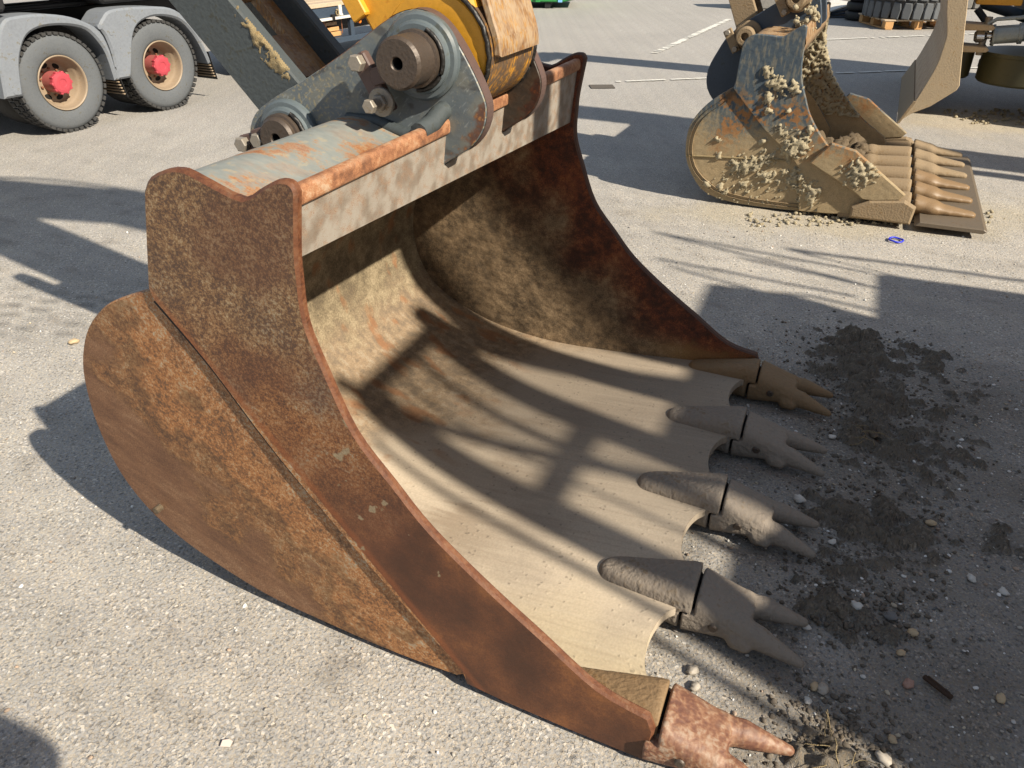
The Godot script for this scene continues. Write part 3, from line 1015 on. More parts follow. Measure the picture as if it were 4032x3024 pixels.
# ------------------------------------------------------------------ excavators: arm, link, boom, cab and house, all in the frame of their bucket
func arm(t: Node3D, P: Vector2, L: Vector2, ldir: Vector2, llen: float, za: float, zb: float, r: float, my: Material, mg: Material, k := 1.0):
	var zc := (za + zb) / 2
	# stick: boss round the pin and a box beam rising back from it
	var sd := Vector2(-0.40, 0.9165)
	var sn := Vector2(0.9165, 0.40)
	var top := P + sd * 2.45 * k
	var o := PackedVector2Array([P + sn * (r - 0.01), P + Vector2(sn.y, -sn.x) * 0.02, P - sn * (r - 0.01)])
	o.append(P + sd * 0.35 * k - sn * (r + 0.035))
	o.append(P + sd * 1.2 * k - sn * (r + 0.14))
	o.append(top - sn * 0.12)
	o.append(top + sn * 0.12)
	o.append(P + sd * 1.2 * k + sn * (r + 0.10))
	o.append(P + sd * 0.3 * k + sn * (r + 0.03))
	var st := mb()
	prism(st, o, za + 0.015, zb - 0.015, 0.010)
	lathe(st, disc_prof(r, za + 0.012, zb - 0.012, 0.008), 48, Transform3D(Basis(), Vector3(P.x, P.y, 0)))
	put("stick", st, my, t)
	# pale flange down the side of the stick
	st = mb()
	for z in [zb - 0.006, za + 0.006]:
		bar(st, Vector3(P.x, P.y, z) + Vector3(sd.x, sd.y, 0) * 0.14 - Vector3(sn.x, sn.y, 0) * (r + 0.005), Vector3(P.x, P.y, z) + Vector3(sd.x, sd.y, 0) * 1.1 - Vector3(sn.x, sn.y, 0) * (r + 0.12), 0.022, 0.045, 0.004, Vector3(sn.x, sn.y, 0))
	put("stick_flange", st, my, t)
	# worn boss and the wear plate wrapped over the nose
	st = mb(true)
	var seg := 26
	var rows := []
	for i in seg + 1:
		var a := -1.9 + 2.75 * i / seg
		var d := Vector2.from_angle(a)
		var q := P + d * (r + 0.006)
		rows.append([Vector3(q.x, q.y, za + 0.02), Vector3(q.x, q.y, zb - 0.02)])
	for i in seg: quad(st, rows[i][0], rows[i][1], rows[i + 1][1], rows[i + 1][0])
	put("stick_nose", st, M.yellow_worn, t)
	st = mb(true)
	var wp := PackedVector2Array()
	for i in 10:
		var a := -0.02 + 0.43 * i / 9.0
		wp.append(P + Vector2.from_angle(a) * (r + 0.026))
	wp.append(P + sd * 0.3 * k + sn * (r + 0.055))
	wp.append(P + sd * 1.0 * k + sn * (r + 0.11))
	var wq := PackedVector2Array()
	for i in range(wp.size() - 1, -1, -1): wq.append(wp[i] - (sn * 0.02 if i > 8 else (wp[i] - P).normalized() * 0.02))
	wp.append_array(wq)
	prism(st, wp, za + 0.035, zb - 0.03, 0.004)
	put("wear_plate", st, M.wear, t)
	# grease squeezed out between nose and hinge plates
	for z in [za + 0.008, zb - 0.008]:
		st = mb(true)
		var gp := []
		for i in 34:
			var a := -2.2 + i * 0.115
			gp.append(Vector3(P.x, P.y, z) + Vector3(cos(a), sin(a), 0) * (r + 0.004 + 0.004 * bumpy.get_noise_1d(i * 0.6 + z)) + Vector3(0, 0, 0.001 * sin(i * 0.6)))
		tube(st, gp, 0.006, 6)
		put("grease", st, M.grease, t)
	# link: two plates with a pierced cross plate between them
	ldir = ldir.normalized()
	var ln := Vector2(ldir.y, -ldir.x)
	var E := L + ldir * llen
	var lo := PackedVector2Array()
	for i in 13: lo.append(L + (-ldir).rotated(-PI / 2 + PI * i / 12.0) * 0.085 * k)
	lo.append(L + ldir * llen * 0.5 + ln * -0.082 * k if (lo[12] - L).dot(ln) < 0 else L + ldir * llen * 0.5 + ln * 0.082 * k)
	for i in 13: lo.append(E + ldir.rotated(-PI / 2 + PI * i / 12.0) * 0.075 * k)
	for z in [zb - 0.012, za + 0.058]:
		st = mb()
		prism(st, lo, z - 0.046, z, 0.005)
		var lp := put("link_plate", st, mg, t)
		if z > zc and k == 1.0:
			# straw and dry mud caught on its front edge
			st = mb(true)
			var en := ln if ln.x > 0 else -ln
			crust(st, L.x - 0.30, L.x + 0.02, L.y + 0.02, L.y + 0.34, func(x, y):
				var q := Vector2(x, y) - L
				return 0.92 * ss(0.06, 0.0, 0.083 - q.dot(en)) * ss(0.09, 0.15, q.dot(ldir)) * ss(0.36, 0.22, q.dot(ldir)), lo, lo, z - 0.001, z - 0.001, 0.0045, 0.25)
			put("straw", st, M.straw, lp, "stuff")
	st = mb()
	var ca := L + ldir * 0.13 * k
	var cb := L + ldir * (llen - 0.12 * k)
	var zi0 := za + 0.058
	var zi1 := zb - 0.058
	var w := (zi1 - zi0)
	for piece in [[0.0, 0.34, 0.0, 1.0], [0.66, 1.0, 0.0, 1.0], [0.34, 0.66, 0.0, 0.26], [0.34, 0.66, 0.60, 1.0]]:
		var p0 := ca.lerp(cb, piece[0])
		var p1 := ca.lerp(cb, piece[1])
		var zz: float = zi0 + w * (piece[2] + piece[3]) / 2
		bar(st, Vector3(p0.x, p0.y, zz) + Vector3(ln.x, ln.y, 0) * 0.01, Vector3(p1.x, p1.y, zz) + Vector3(ln.x, ln.y, 0) * 0.01, w * (piece[3] - piece[2]), 0.028, 0.0, Vector3(ln.x, ln.y, 0))
	put("link_web", st, M.wear, t)
	# cylinder that works the link
	st = mb(true)
	var cyt := P + sd * 2.1 * k - sn * 0.42
	tube(st, [Vector3(E.x, E.y, zc), Vector3(lerpf(E.x, cyt.x, 0.45), lerpf(E.y, cyt.y, 0.45), zc)], 0.045 * k, 16)
	var rod := put("cylinder_rod", st, M.chrome, t)
	st = mb(true)
	tube(st, [Vector3(lerpf(E.x, cyt.x, 0.42), lerpf(E.y, cyt.y, 0.42), zc), Vector3(cyt.x, cyt.y, zc)], 0.075 * k, 18)
	put("cylinder", st, my, t)
	return top

func excavator(called: String, label: String, at: Vector3, turn: float, P: Vector2, L: Vector2, ldir: Vector2, llen: float, za: float, zb: float, r: float, hv: float, my: Material, mg: Material, k := 1.0):
	var t := thing(called, label, "excavator", at, turn)
	var top: Vector2 = arm(t, P, L, ldir, llen, za, zb, r, my, mg, k)
	var zc := (za + zb) / 2
	var piv := top - Vector2(-0.40, 0.9165) * 0.5
	var st := mb()
	var foot := Vector2(hv + 0.75, 1.75)
	var knee := Vector2(lerpf(piv.x, foot.x, 0.46), 4.05)
	var bo := pv([piv.x - 0.1, piv.y - 0.1, knee.x - 0.1, knee.y - 0.32, knee.x + 0.35, knee.y - 0.42, foot.x - 0.18, foot.y, foot.x + 0.15, foot.y + 0.05, knee.x + 0.6, knee.y + 0.1, knee.x, knee.y + 0.2, piv.x - 0.05, piv.y + 0.18])
	prism(st, bo, zc - 0.2, zc + 0.2, 0.02)
	put("boom", st, my, t)
	for s in [-0.3, 0.3]:
		st = mb(true)
		tube(st, [Vector3(hv + 0.2, 1.45, zc + s), Vector3(lerpf(hv + 0.2, knee.x, 0.8), lerpf(1.45, knee.y - 0.2, 0.8), zc + s)], 0.075, 16)
		put("boom_cylinder", st, my, t)
	st = mb(true)
	tube(st, [Vector3(knee.x, knee.y + 0.32, zc), Vector3(top.x - 0.1, top.y + 0.1, zc)], 0.08, 16)
	put("stick_cylinder", st, my, t)
	for s in [-0.17, -0.06, 0.05]:
		st = mb(true)
		var hp := []
		for i in 13:
			var q: float = i / 12.0
			hp.append(Vector3(lerpf(knee.x, piv.x, q), lerpf(knee.y, piv.y, q) + 0.28 + 0.22 * sin(q * PI) + s * 0.3, zc + s))
		tube(st, hp, 0.018, 8)
		put("hose", st, M.black, t)
	# house, counterweight, tracks
	st = mb()
	box(st, Vector3(hv + 1.85, 1.62, -1.42), Vector3(3.2, 1.1, 1.7), 0.05)
	box(st, Vector3(hv + 2.6, 1.5, -0.1), Vector3(1.7, 0.9, 1.2), 0.05)
	box(st, Vector3(hv + 0.52, 2.5, -1.25), Vector3(0.5, 0.66, 0.55), 0.04)  # unseen block added above the deck to shade the ground by the far teeth
	put("engine_house", st, my, t)
	st = mb()
	box(st, Vector3(hv + 3.75, 1.6, -0.82), Vector3(0.75, 1.2, 2.7), 0.15)
	put("counterweight", st, M.black, t)
	st = mb()
	box(st, Vector3(hv + 1.9, 0.98, -0.82), Vector3(1.6, 0.25, 1.6), 0.04)
	put("turntable", st, M.black, t)
	for z in [0.1, -1.74]:
		st = mb()
		var tr := PackedVector2Array()
		for i in 13: tr.append(Vector2(hv + 0.45, 0.42) + Vector2.from_angle(PI / 2 + PI * i / 12.0) * 0.41)
		for i in 13: tr.append(Vector2(hv + 3.4, 0.42) + Vector2.from_angle(-PI / 2 + PI * i / 12.0) * 0.41)
		prism(st, tr, z - 0.25, z + 0.25, 0.02)
		put("track", st, M.black, t)
	# cab: posts, bars over the front window, hatch in the roof
	var zn := 0.60                                # near side of the cab
	var zf := -0.02
	var x0 := hv
	var x1 := hv + 1.55
	st = mb()
	box(st, Vector3(x0 + 0.05, 2.35, zn - 0.065), Vector3(0.10, 2.3, 0.13), 0.02)
	box(st, Vector3(x0 + 0.05, 2.35, zf + 0.03), Vector3(0.10, 2.3, 0.10), 0.02)
	box(st, Vector3(x1, 2.35, zn - 0.06), Vector3(0.12, 2.3, 0.12), 0.02)
	box(st, Vector3(x1, 2.35, zf), Vector3(0.12, 2.3, 0.10), 0.02)
	box(st, Vector3(x0 + 0.78, 3.55, zn - 0.03), Vector3(1.7, 0.05, 0.05), 0.01)
	box(st, Vector3(x0 + 0.78, 3.55, zf), Vector3(1.7, 0.10, 0.10), 0.02)
	box(st, Vector3(x0 + 0.05, 3.52, 0.29), Vector3(0.07, 0.07, 0.6), 0.01)
	box(st, Vector3(x1 - 0.0, 3.55, 0.29), Vector3(0.07, 0.06, 0.6), 0.01)
	put("cab_frame", st, my, t)
	st = mb()
	box(st, Vector3(x0 + 0.35, 1.8, -0.31), Vector3(0.6, 1.7, 0.56), 0.03)
	put("valve_cover", st, my, t)  # unseen box added to keep sun from passing between cab and house
	st = mb()
	box(st, Vector3(x0 + 0.78, 1.65, zn - 0.04), Vector3(1.5, 0.95, 0.06), 0.02)
	put("cab_door", st, my, t)
	st = mb()
	box(st, Vector3(x0 + 0.03, 1.70, 0.29), Vector3(0.06, 1.10, 0.55), 0.02)
	put("cab_front", st, my, t)
	st = mb()
	box(st, Vector3(x0 + 0.78, 1.5, zf + 0.02), Vector3(1.5, 0.8, 0.06), 0.02)
	box(st, Vector3(x1, 2.3, 0.29), Vector3(0.06, 2.2, 0.5), 0.02)
	put("cab_back", st, my, t)
	st = mb()
	box(st, Vector3(x0 + 0.03, 2.79, 0.29), Vector3(0.05, 0.075, 0.56), 0.01)
	for q in [[0.33, 0.010], [0.19, 0.034], [0.055, 0.02]]:
		box(st, Vector3(x0 - 0.02, 2.85, q[0]), Vector3(0.025, 1.3, q[1]), 0.005)
	put("window_guard", st, M.black, t)
	for q in [[2.53, 0.44], [3.16, 0.66]]:
		st = mb()
		box(st, Vector3(x0 + 0.05, q[0], 0.26), Vector3(0.008, q[1], 0.44), 0)
		put("window_pane", st, M.glass, t)
	st = mb()
	box(st, Vector3(x0 + 0.78, 3.56, 0.29), Vector3(1.3, 0.008, 0.5), 0)
	put("roof_pane", st, M.glass, t)
	st = mb(true)
	tube(st, [Vector3(x0 - 0.02, 1.3, zn + 0.05), Vector3(x0 - 0.02, 3.3, zn + 0.045), Vector3(x0 + 0.1, 3.4, zn - 0.02)], 0.017, 10)
	put("grab_rail", st, M.black, t)
	# rail and exhaust on the deck
	st = mb(true)
	tube(st, [Vector3(hv + 0.55, 2.15, -2.2), Vector3(hv + 0.55, 2.75, -2.2), Vector3(hv + 3.3, 2.75, -2.2), Vector3(hv + 3.3, 2.15, -2.2)], 0.02, 8)
	tube(st, [Vector3(hv + 0.55, 2.15, -1.5), Vector3(hv + 0.55, 2.8, -1.5), Vector3(hv + 0.95, 2.95, -1.5), Vector3(hv + 1.6, 2.15, -1.5)], 0.016, 8)
	put("deck_rail", st, M.black, t)
	st = mb(true)
	for q in [[Vector3(0.55, 3.39, -1.92), Vector3(0.55, 2.4, -2.15)], [Vector3(0.55, 2.95, -1.88), Vector3(0.55, 2.15, -2.0)], [Vector3(0.55, 3.39, -1.92), Vector3(0.55, 2.43, -1.97)], [Vector3(0.55, 3.3, -1.55), Vector3(0.55, 2.45, -1.78)], [Vector3(0.55, 3.2, -1.50), Vector3(0.55, 2.2, -1.52)]]:
		tube(st, [q[0] + Vector3(hv, 0, 0), q[1] + Vector3(hv, 0, 0)], 0.013, 8)
	put("mirror_stay", st, M.black, t)  # unseen tubes added to cast thin shadow lines on the yard
	return t

func first_excavator():
	excavator("excavator", "yellow excavator whose worn stick and grey link carry the rusty bucket", BO, AZ, Vector2(-1.118, 1.325), Vector2(-1.53, 1.11), Vector2(-0.686, 0.728), 0.66, -0.985, -0.665, 0.142, 2.5, M.yellow, M.grey_dirty)

func second_excavator():
	excavator("excavator", "excavator with a dusty grey link holding the mud-caked bucket", O2, AZ2, Vector2(-0.615, 1.185), Vector2(-0.89, 0.955), Vector2(-0.42, 0.9), 0.5, -0.98, -0.68, 0.11, 5.6, M.mud_steel, M.mud_steel, 0.9)


# ------------------------------------------------------------------ the muddy bucket
const O2 := Vector3(2.12, 0, -4.609)
const AZ2 := -0.41888

# a lumpy layer of clay stuck to an upright face; only where the weight is high does it stand off the steel
func crust(st: SurfaceTool, x0: float, x1: float, y0: float, y1: float, weight: Callable, up: PackedVector2Array, low: PackedVector2Array, zu: float, zl: float, c := 0.0085, tall := 1.0):
	var nx := int((x1 - x0) / c)
	var ny := int((y1 - y0) / c)
	var cell := FastNoiseLite.new()
	cell.noise_type = FastNoiseLite.TYPE_CELLULAR
	cell.cellular_return_type = FastNoiseLite.RETURN_DISTANCE
	cell.frequency = 32.0
	cell.seed = 4
	var P := []
	var H := []
	for j in ny + 1:
		var row := []
		var hr := []
		for i in nx + 1:
			var x := x0 + i * c
			var y := y0 + j * c
			var w: float = weight.call(x, y)
			var h := -1.0
			if w > 0.12:
				var q := Vector2(x, y)
				var on_up := Geometry2D.is_point_in_polygon(q, up)
				if on_up or Geometry2D.is_point_in_polygon(q, low):
					var n := 0.5 + 0.60 * bumpy.get_noise_2d(x * 19, y * 19) + 0.55 * bumpy.get_noise_2d(x * 47 + 7, y * 47)
					h = w + (n - 0.92) * 1.1
					h = h * 0.027 + (0.010 * (0.4 - cell.get_noise_2d(x, y)) - 0.004 if h > 0 else 0.0)
					row.append(Vector3(x + 0.004 * bumpy.get_noise_2d(x * 50, y * 50), y, (zu if on_up else zl) + minf(h, 0.05) * tall))
					hr.append(h)
					continue
			row.append(Vector3(x, y, zl - 0.004))
			hr.append(-1.0)
		P.append(row)
		H.append(hr)
	st.set_smooth_group(1)
	for j in ny:
		for i in nx:
			if maxf(maxf(H[j][i], H[j][i + 1]), maxf(H[j + 1][i], H[j + 1][i + 1])) > 0.0:
				quad(st, P[j][i], P[j + 1][i], P[j + 1][i + 1], P[j][i + 1])
	st.set_smooth_group(-1)

func muddy_bucket():
	var t := thing("muddy_bucket", "blue-grey bucket caked with clay, resting on its flat toothed blade", "bucket", O2, AZ2)
	var W := 1.66
	var up := curve(pv([-0.846, 0.724, -0.834, 0.767, -0.831, 0.872, -0.822, 0.970, -0.806, 1.000, -0.775, 1.022, -0.742, 1.030, -0.653, 1.026, -0.601, 1.023, -0.560, 1.050, -0.509, 1.083, -0.492, 1.088, -0.478, 1.078]), 2)
	up.append_array(curve(pv([-0.478, 1.078, -0.474, 0.988, -0.469, 0.871, -0.450, 0.782, -0.414, 0.697, -0.382, 0.623, -0.331, 0.544, -0.255, 0.455, -0.10, 0.30, 0.10, 0.17]), 3).slice(1))
	up.append_array(pv([0.14, 0.06, -0.14, 0.028, -0.33, 0.020, -0.38, 0.29, -0.447, 0.360, -0.625, 0.499, -0.772, 0.646]))
	var low := curve(pv([-0.33, 0.012, -0.60, 0.008, -0.76, 0.018, -0.894, 0.045, -0.977, 0.094, -1.043, 0.180, -1.087, 0.277, -1.096, 0.391, -1.083, 0.476, -1.046, 0.549, -0.990, 0.616, -0.927, 0.670, -0.852, 0.722]), 4)
	low.append_array(pv([-0.78, 0.70, -0.45, 0.40, -0.30, 0.20]))
	for side in 2:
		var z0 := 0.0 if side == 0 else -W
		var dz := 1.0 if side == 0 else -1.0
		var st := mb()
		prism(st, up, minf(z0, z0 - dz * 0.03), maxf(z0, z0 - dz * 0.03), 0.005)
		put("side_cutter", st, M.muddy, t)
		st = mb()
		prism(st, low, minf(z0 - dz * 0.022, z0 - dz * 0.045), maxf(z0 - dz * 0.022, z0 - dz * 0.045), 0.003)
		put("side_plate", st, M.muddy, t)
		# bolted wing that guards the corner
		st = mb()
		var wing := pv([-0.319, 0.336, -0.273, 0.395, -0.217, 0.462, -0.150, 0.448, -0.077, 0.432, 0.246, 0.205, 0.22, 0.172, 0.08, 0.150, 0.019, 0.152, -0.046, 0.197])
		prism(st, wing, minf(z0 + dz * 0.002, z0 + dz * 0.04), maxf(z0 + dz * 0.002, z0 + dz * 0.04), 0.006)
		put("corner_wing", st, M.muddy, t)
		st = mb()
		var corner := pv([-0.03, 0.035, 0.31, 0.035, 0.32, 0.14, 0.25, 0.175, 0.06, 0.15, -0.03, 0.10])
		prism(st, corner, minf(z0 + dz * 0.003, z0 + dz * 0.05), maxf(z0 + dz * 0.003, z0 + dz * 0.05), 0.012)
		put("corner_adapter", st, M.mud_steel, t)
	var inn := curve(pv([0.22, 0.085, -0.10, 0.055, -0.40, 0.035, -0.70, 0.045, -0.88, 0.085, -1.01, 0.18, -1.065, 0.29, -1.072, 0.39, -1.055, 0.47, -1.02, 0.54, -0.96, 0.605, -0.90, 0.65, -0.83, 0.74, -0.81, 0.85, -0.80, 0.96, -0.77, 1.0]), 3)
	var st := mb(true)
	var a: Array = shell(st, inn, -0.01, -W + 0.01, 24)
	var b: Array = shell(st, inn, -0.01, -W + 0.01, 24, 0.0, 0.022)
	put("wrapper", st, M.mud_steel, t)
	st = mb(true)
	shell(st, curve(pv([-0.80, 0.99, -0.765, 1.008, -0.70, 1.012, -0.60, 1.005, -0.56, 1.03, -0.50, 1.07, -0.485, 1.06, -0.49, 0.92, -0.78, 0.86]), 2), 0.0, -W, 10)
	put("top_plate", st, M.wear, t)
	# weld line along the side
	st = mb(true)
	tube(st, [Vector3(-1.085, 0.285, -0.02), Vector3(-0.75, 0.305, -0.02), Vector3(-0.47, 0.32, -0.02)], 0.007, 6)
	put("weld_bead", st, M.straw, t)
	# hinge plates, pins
	var ear := curve(pv([-1.04, 0.50, -1.115, 0.60, -1.125, 0.722, -1.070, 0.854, -1.010, 0.950, -0.875, 1.060, -0.715, 1.170, -0.66, 1.26, -0.60, 1.29, -0.53, 1.27, -0.48, 1.18, -0.455, 1.08, -0.45, 1.02, -0.50, 0.98]), 3)
	ear.append_array(pv([-0.70, 0.90, -0.86, 0.60]))
	for z in [-0.62, -1.0]:
		st = mb()
		prism(st, ear, z - 0.04, z, 0.005)
		put("hinge_plate", st, M.blue_grey, t)
	for c in [Vector2(-0.89, 0.955), Vector2(-0.615, 1.185)]:
		st = mb()
		var f := Transform3D(Basis(), Vector3(c.x, c.y, -0.62))
		lathe(st, pv([0.088, 0.0, 0.088, 0.03, 0.078, 0.036, 0.058, 0.04, 0.058, 0.13, 0.05, 0.136, 0.026, 0.136, 0.024, 0.10, 0, 0.10]), 28, f)
		put("pin", st, M.mud_steel, t)
		st = mb()
		var k := Vector3(c.x - 0.10, c.y - 0.03, -0.56)
		bar(st, k + Vector3(-0.03, 0.06, 0), k + Vector3(0.05, -0.07, 0), 0.03, 0.055, 0.004, Vector3(0.85, 0.5, 0))
		var kb := put("keeper_bar", st, M.mud_steel, t)
		for e in [Vector3(-0.02, 0.045, 0.012), Vector3(0.04, -0.052, 0.012)]:
			st = mb()
			hexagon(st, 0.018, 0, 0.03, Transform3D(Basis(), k + e))
			put("bolt", st, M.bolt, kb)
	var wing_outline := pv([-0.319, 0.336, -0.273, 0.395, -0.217, 0.462, -0.150, 0.448, -0.077, 0.432, 0.246, 0.205, 0.22, 0.172, 0.08, 0.150, 0.019, 0.152, -0.046, 0.197])
	# six teeth over a flat blade
	for i in 6:
		var z := -0.19 - i * 0.305
		st = mb(true)
		nets(st, Vector3(-0.20, 0.03, -0.10), Vector3(0.33, 0.22, 0.10), 0.014, func(p):
			var d := smin(caps(Vector3(p.x, p.y, p.z * 0.8), Vector3(-0.15, 0.06, 0), Vector3(0.02, 0.10, 0), 0.03, 0.05), caps(Vector3(p.x, p.y, p.z * 0.8), Vector3(0.02, 0.10, 0), Vector3(0.27, 0.10, 0), 0.05, 0.065), 0.03)
			return maxf(d, p.x - 0.295))
		var ad := put("tooth_adapter", st, M.mud_steel, t)
		ad.position.z = z
		st = mb(true)
		nets(st, Vector3(0.28, 0.03, -0.10), Vector3(0.72, 0.20, 0.10), 0.012, func(p):
			var d := caps(Vector3(p.x, p.y, p.z * 0.8), Vector3(0.30, 0.10, 0), Vector3(0.42, 0.085, 0), 0.062, 0.05)
			d = smin(d, caps(Vector3(p.x, p.y * 1.3, p.z * 0.7), Vector3(0.42, 0.11, 0), Vector3(0.64, 0.09, 0), 0.05, 0.028), 0.03)
			# scooped hollow on the upper face
			var h := 0.045 - Vector3((p.x - 0.56) * 0.42, p.y - 0.158, p.z * 0.9).length()
			return maxf(maxf(d, h), 0.315 - p.x))
		var th := put("tooth", st, M.tooth_shiny if i < 3 else M.mud_steel, t)
		th.position.z = z
	st = mb()
	prism(st, pv([0.335, 0.035, 0.70, 0.035, 0.72, 0.05, 0.70, 0.062, 0.36, 0.062]), -W - 0.06, 0.05, 0.004)
	put("cutting_blade", st, M.blade_steel, t)
	st = mb()
	prism(st, pv([-0.10, 0.012, 0.30, 0.03, 0.30, 0.075, -0.10, 0.045]), -W, 0.0, 0.004)
	put("cutting_edge", st, M.mud_steel, t)
	# clay: lumps on the side, a heap inside, a skin on the far wall
	st = mb(true)
	var spots := [[-0.60, 0.76, 0.075, 26], [-0.63, 0.67, 0.035, 8], [-0.61, 0.60, 0.03, 6], [-0.49, 0.75, 0.05, 12], [-0.66, 0.83, 0.035, 8], [-0.52, 0.50, 0.045, 10], [-0.40, 0.43, 0.085, 30], [-0.46, 0.38, 0.07, 20], [-0.57, 0.33, 0.05, 12], [-0.66, 0.27, 0.07, 18], [-0.75, 0.25, 0.06, 14], [-0.55, 0.20, 0.05, 12], [-0.40, 0.22, 0.07, 20], [-0.27, 0.14, 0.07, 20], [-0.70, 0.14, 0.03, 6], [-0.88, 0.30, 0.025, 5], [-0.90, 0.40, 0.025, 5], [-0.84, 0.10, 0.03, 6], [-0.80, 0.08, 0.02, 4], [-0.92, 0.12, 0.03, 5], [-0.42, 0.86, 0.03, 5], [-0.36, 0.52, 0.03, 6], [-0.62, 0.42, 0.035, 7], [-0.50, 0.62, 0.02, 4]]
	crust(st, -1.08, -0.22, 0.02, 1.02, func(x, y):
		var k := 0.0
		for s in spots: k += exp(-1.6 * (Vector2(x, y) - Vector2(s[0], s[1])).length_squared() / (s[2] * s[2]))
		return clampf(k, 0, 1.1) * 0.8 + 0.12 * ss(0.45, 0.15, y), up, low, 0.001, -0.021)
	crust(st, -0.22, 0.16, 0.16, 0.46, func(x, y): return 0.95 * exp(-1.2 * Vector2((x + 0.03) / 0.09, (y - 0.31) / 0.08).length_squared()), wing_outline, wing_outline, 0.041, 0.041)
	for i in 60:
		var q := rng.randf_range(0.005, 0.018)
		blob(st, Vector3(rng.randf_range(-0.60, -0.46), rng.randf_range(1.02, 1.16), rng.randf_range(-0.62, -0.3)), Vector3(q, q, q), 0.6, 1.7, i, 7, 5)
	put("clay_lumps", st, M.mud, t, "stuff")
	st = mb(true)
	for i in 260:
		var q := 0.02 + 0.09 * pow(rng.randf(), 3.0)
		blob(st, Vector3(rng.randf_range(-0.75, -0.05), 0.05 + 0.2 * rng.randf() * ss(0.1, -0.6, -0.3), rng.randf_range(-W + 0.1, -0.15)), Vector3(q, q * 0.8, q), 0.9, 2.2, i, 11, 8)
	put("clay_heap", st, M.mud_dark, t, "stuff")
	st = mb(true)
	crust(st, -0.80, 0.0, 0.30, 1.03, func(x, y): return 0.55 + 0.3 * ss(0.4, 0.9, y), up, up, -W + 0.031, -W + 0.031)
	put("clay_skin", st, M.mud, t, "stuff")


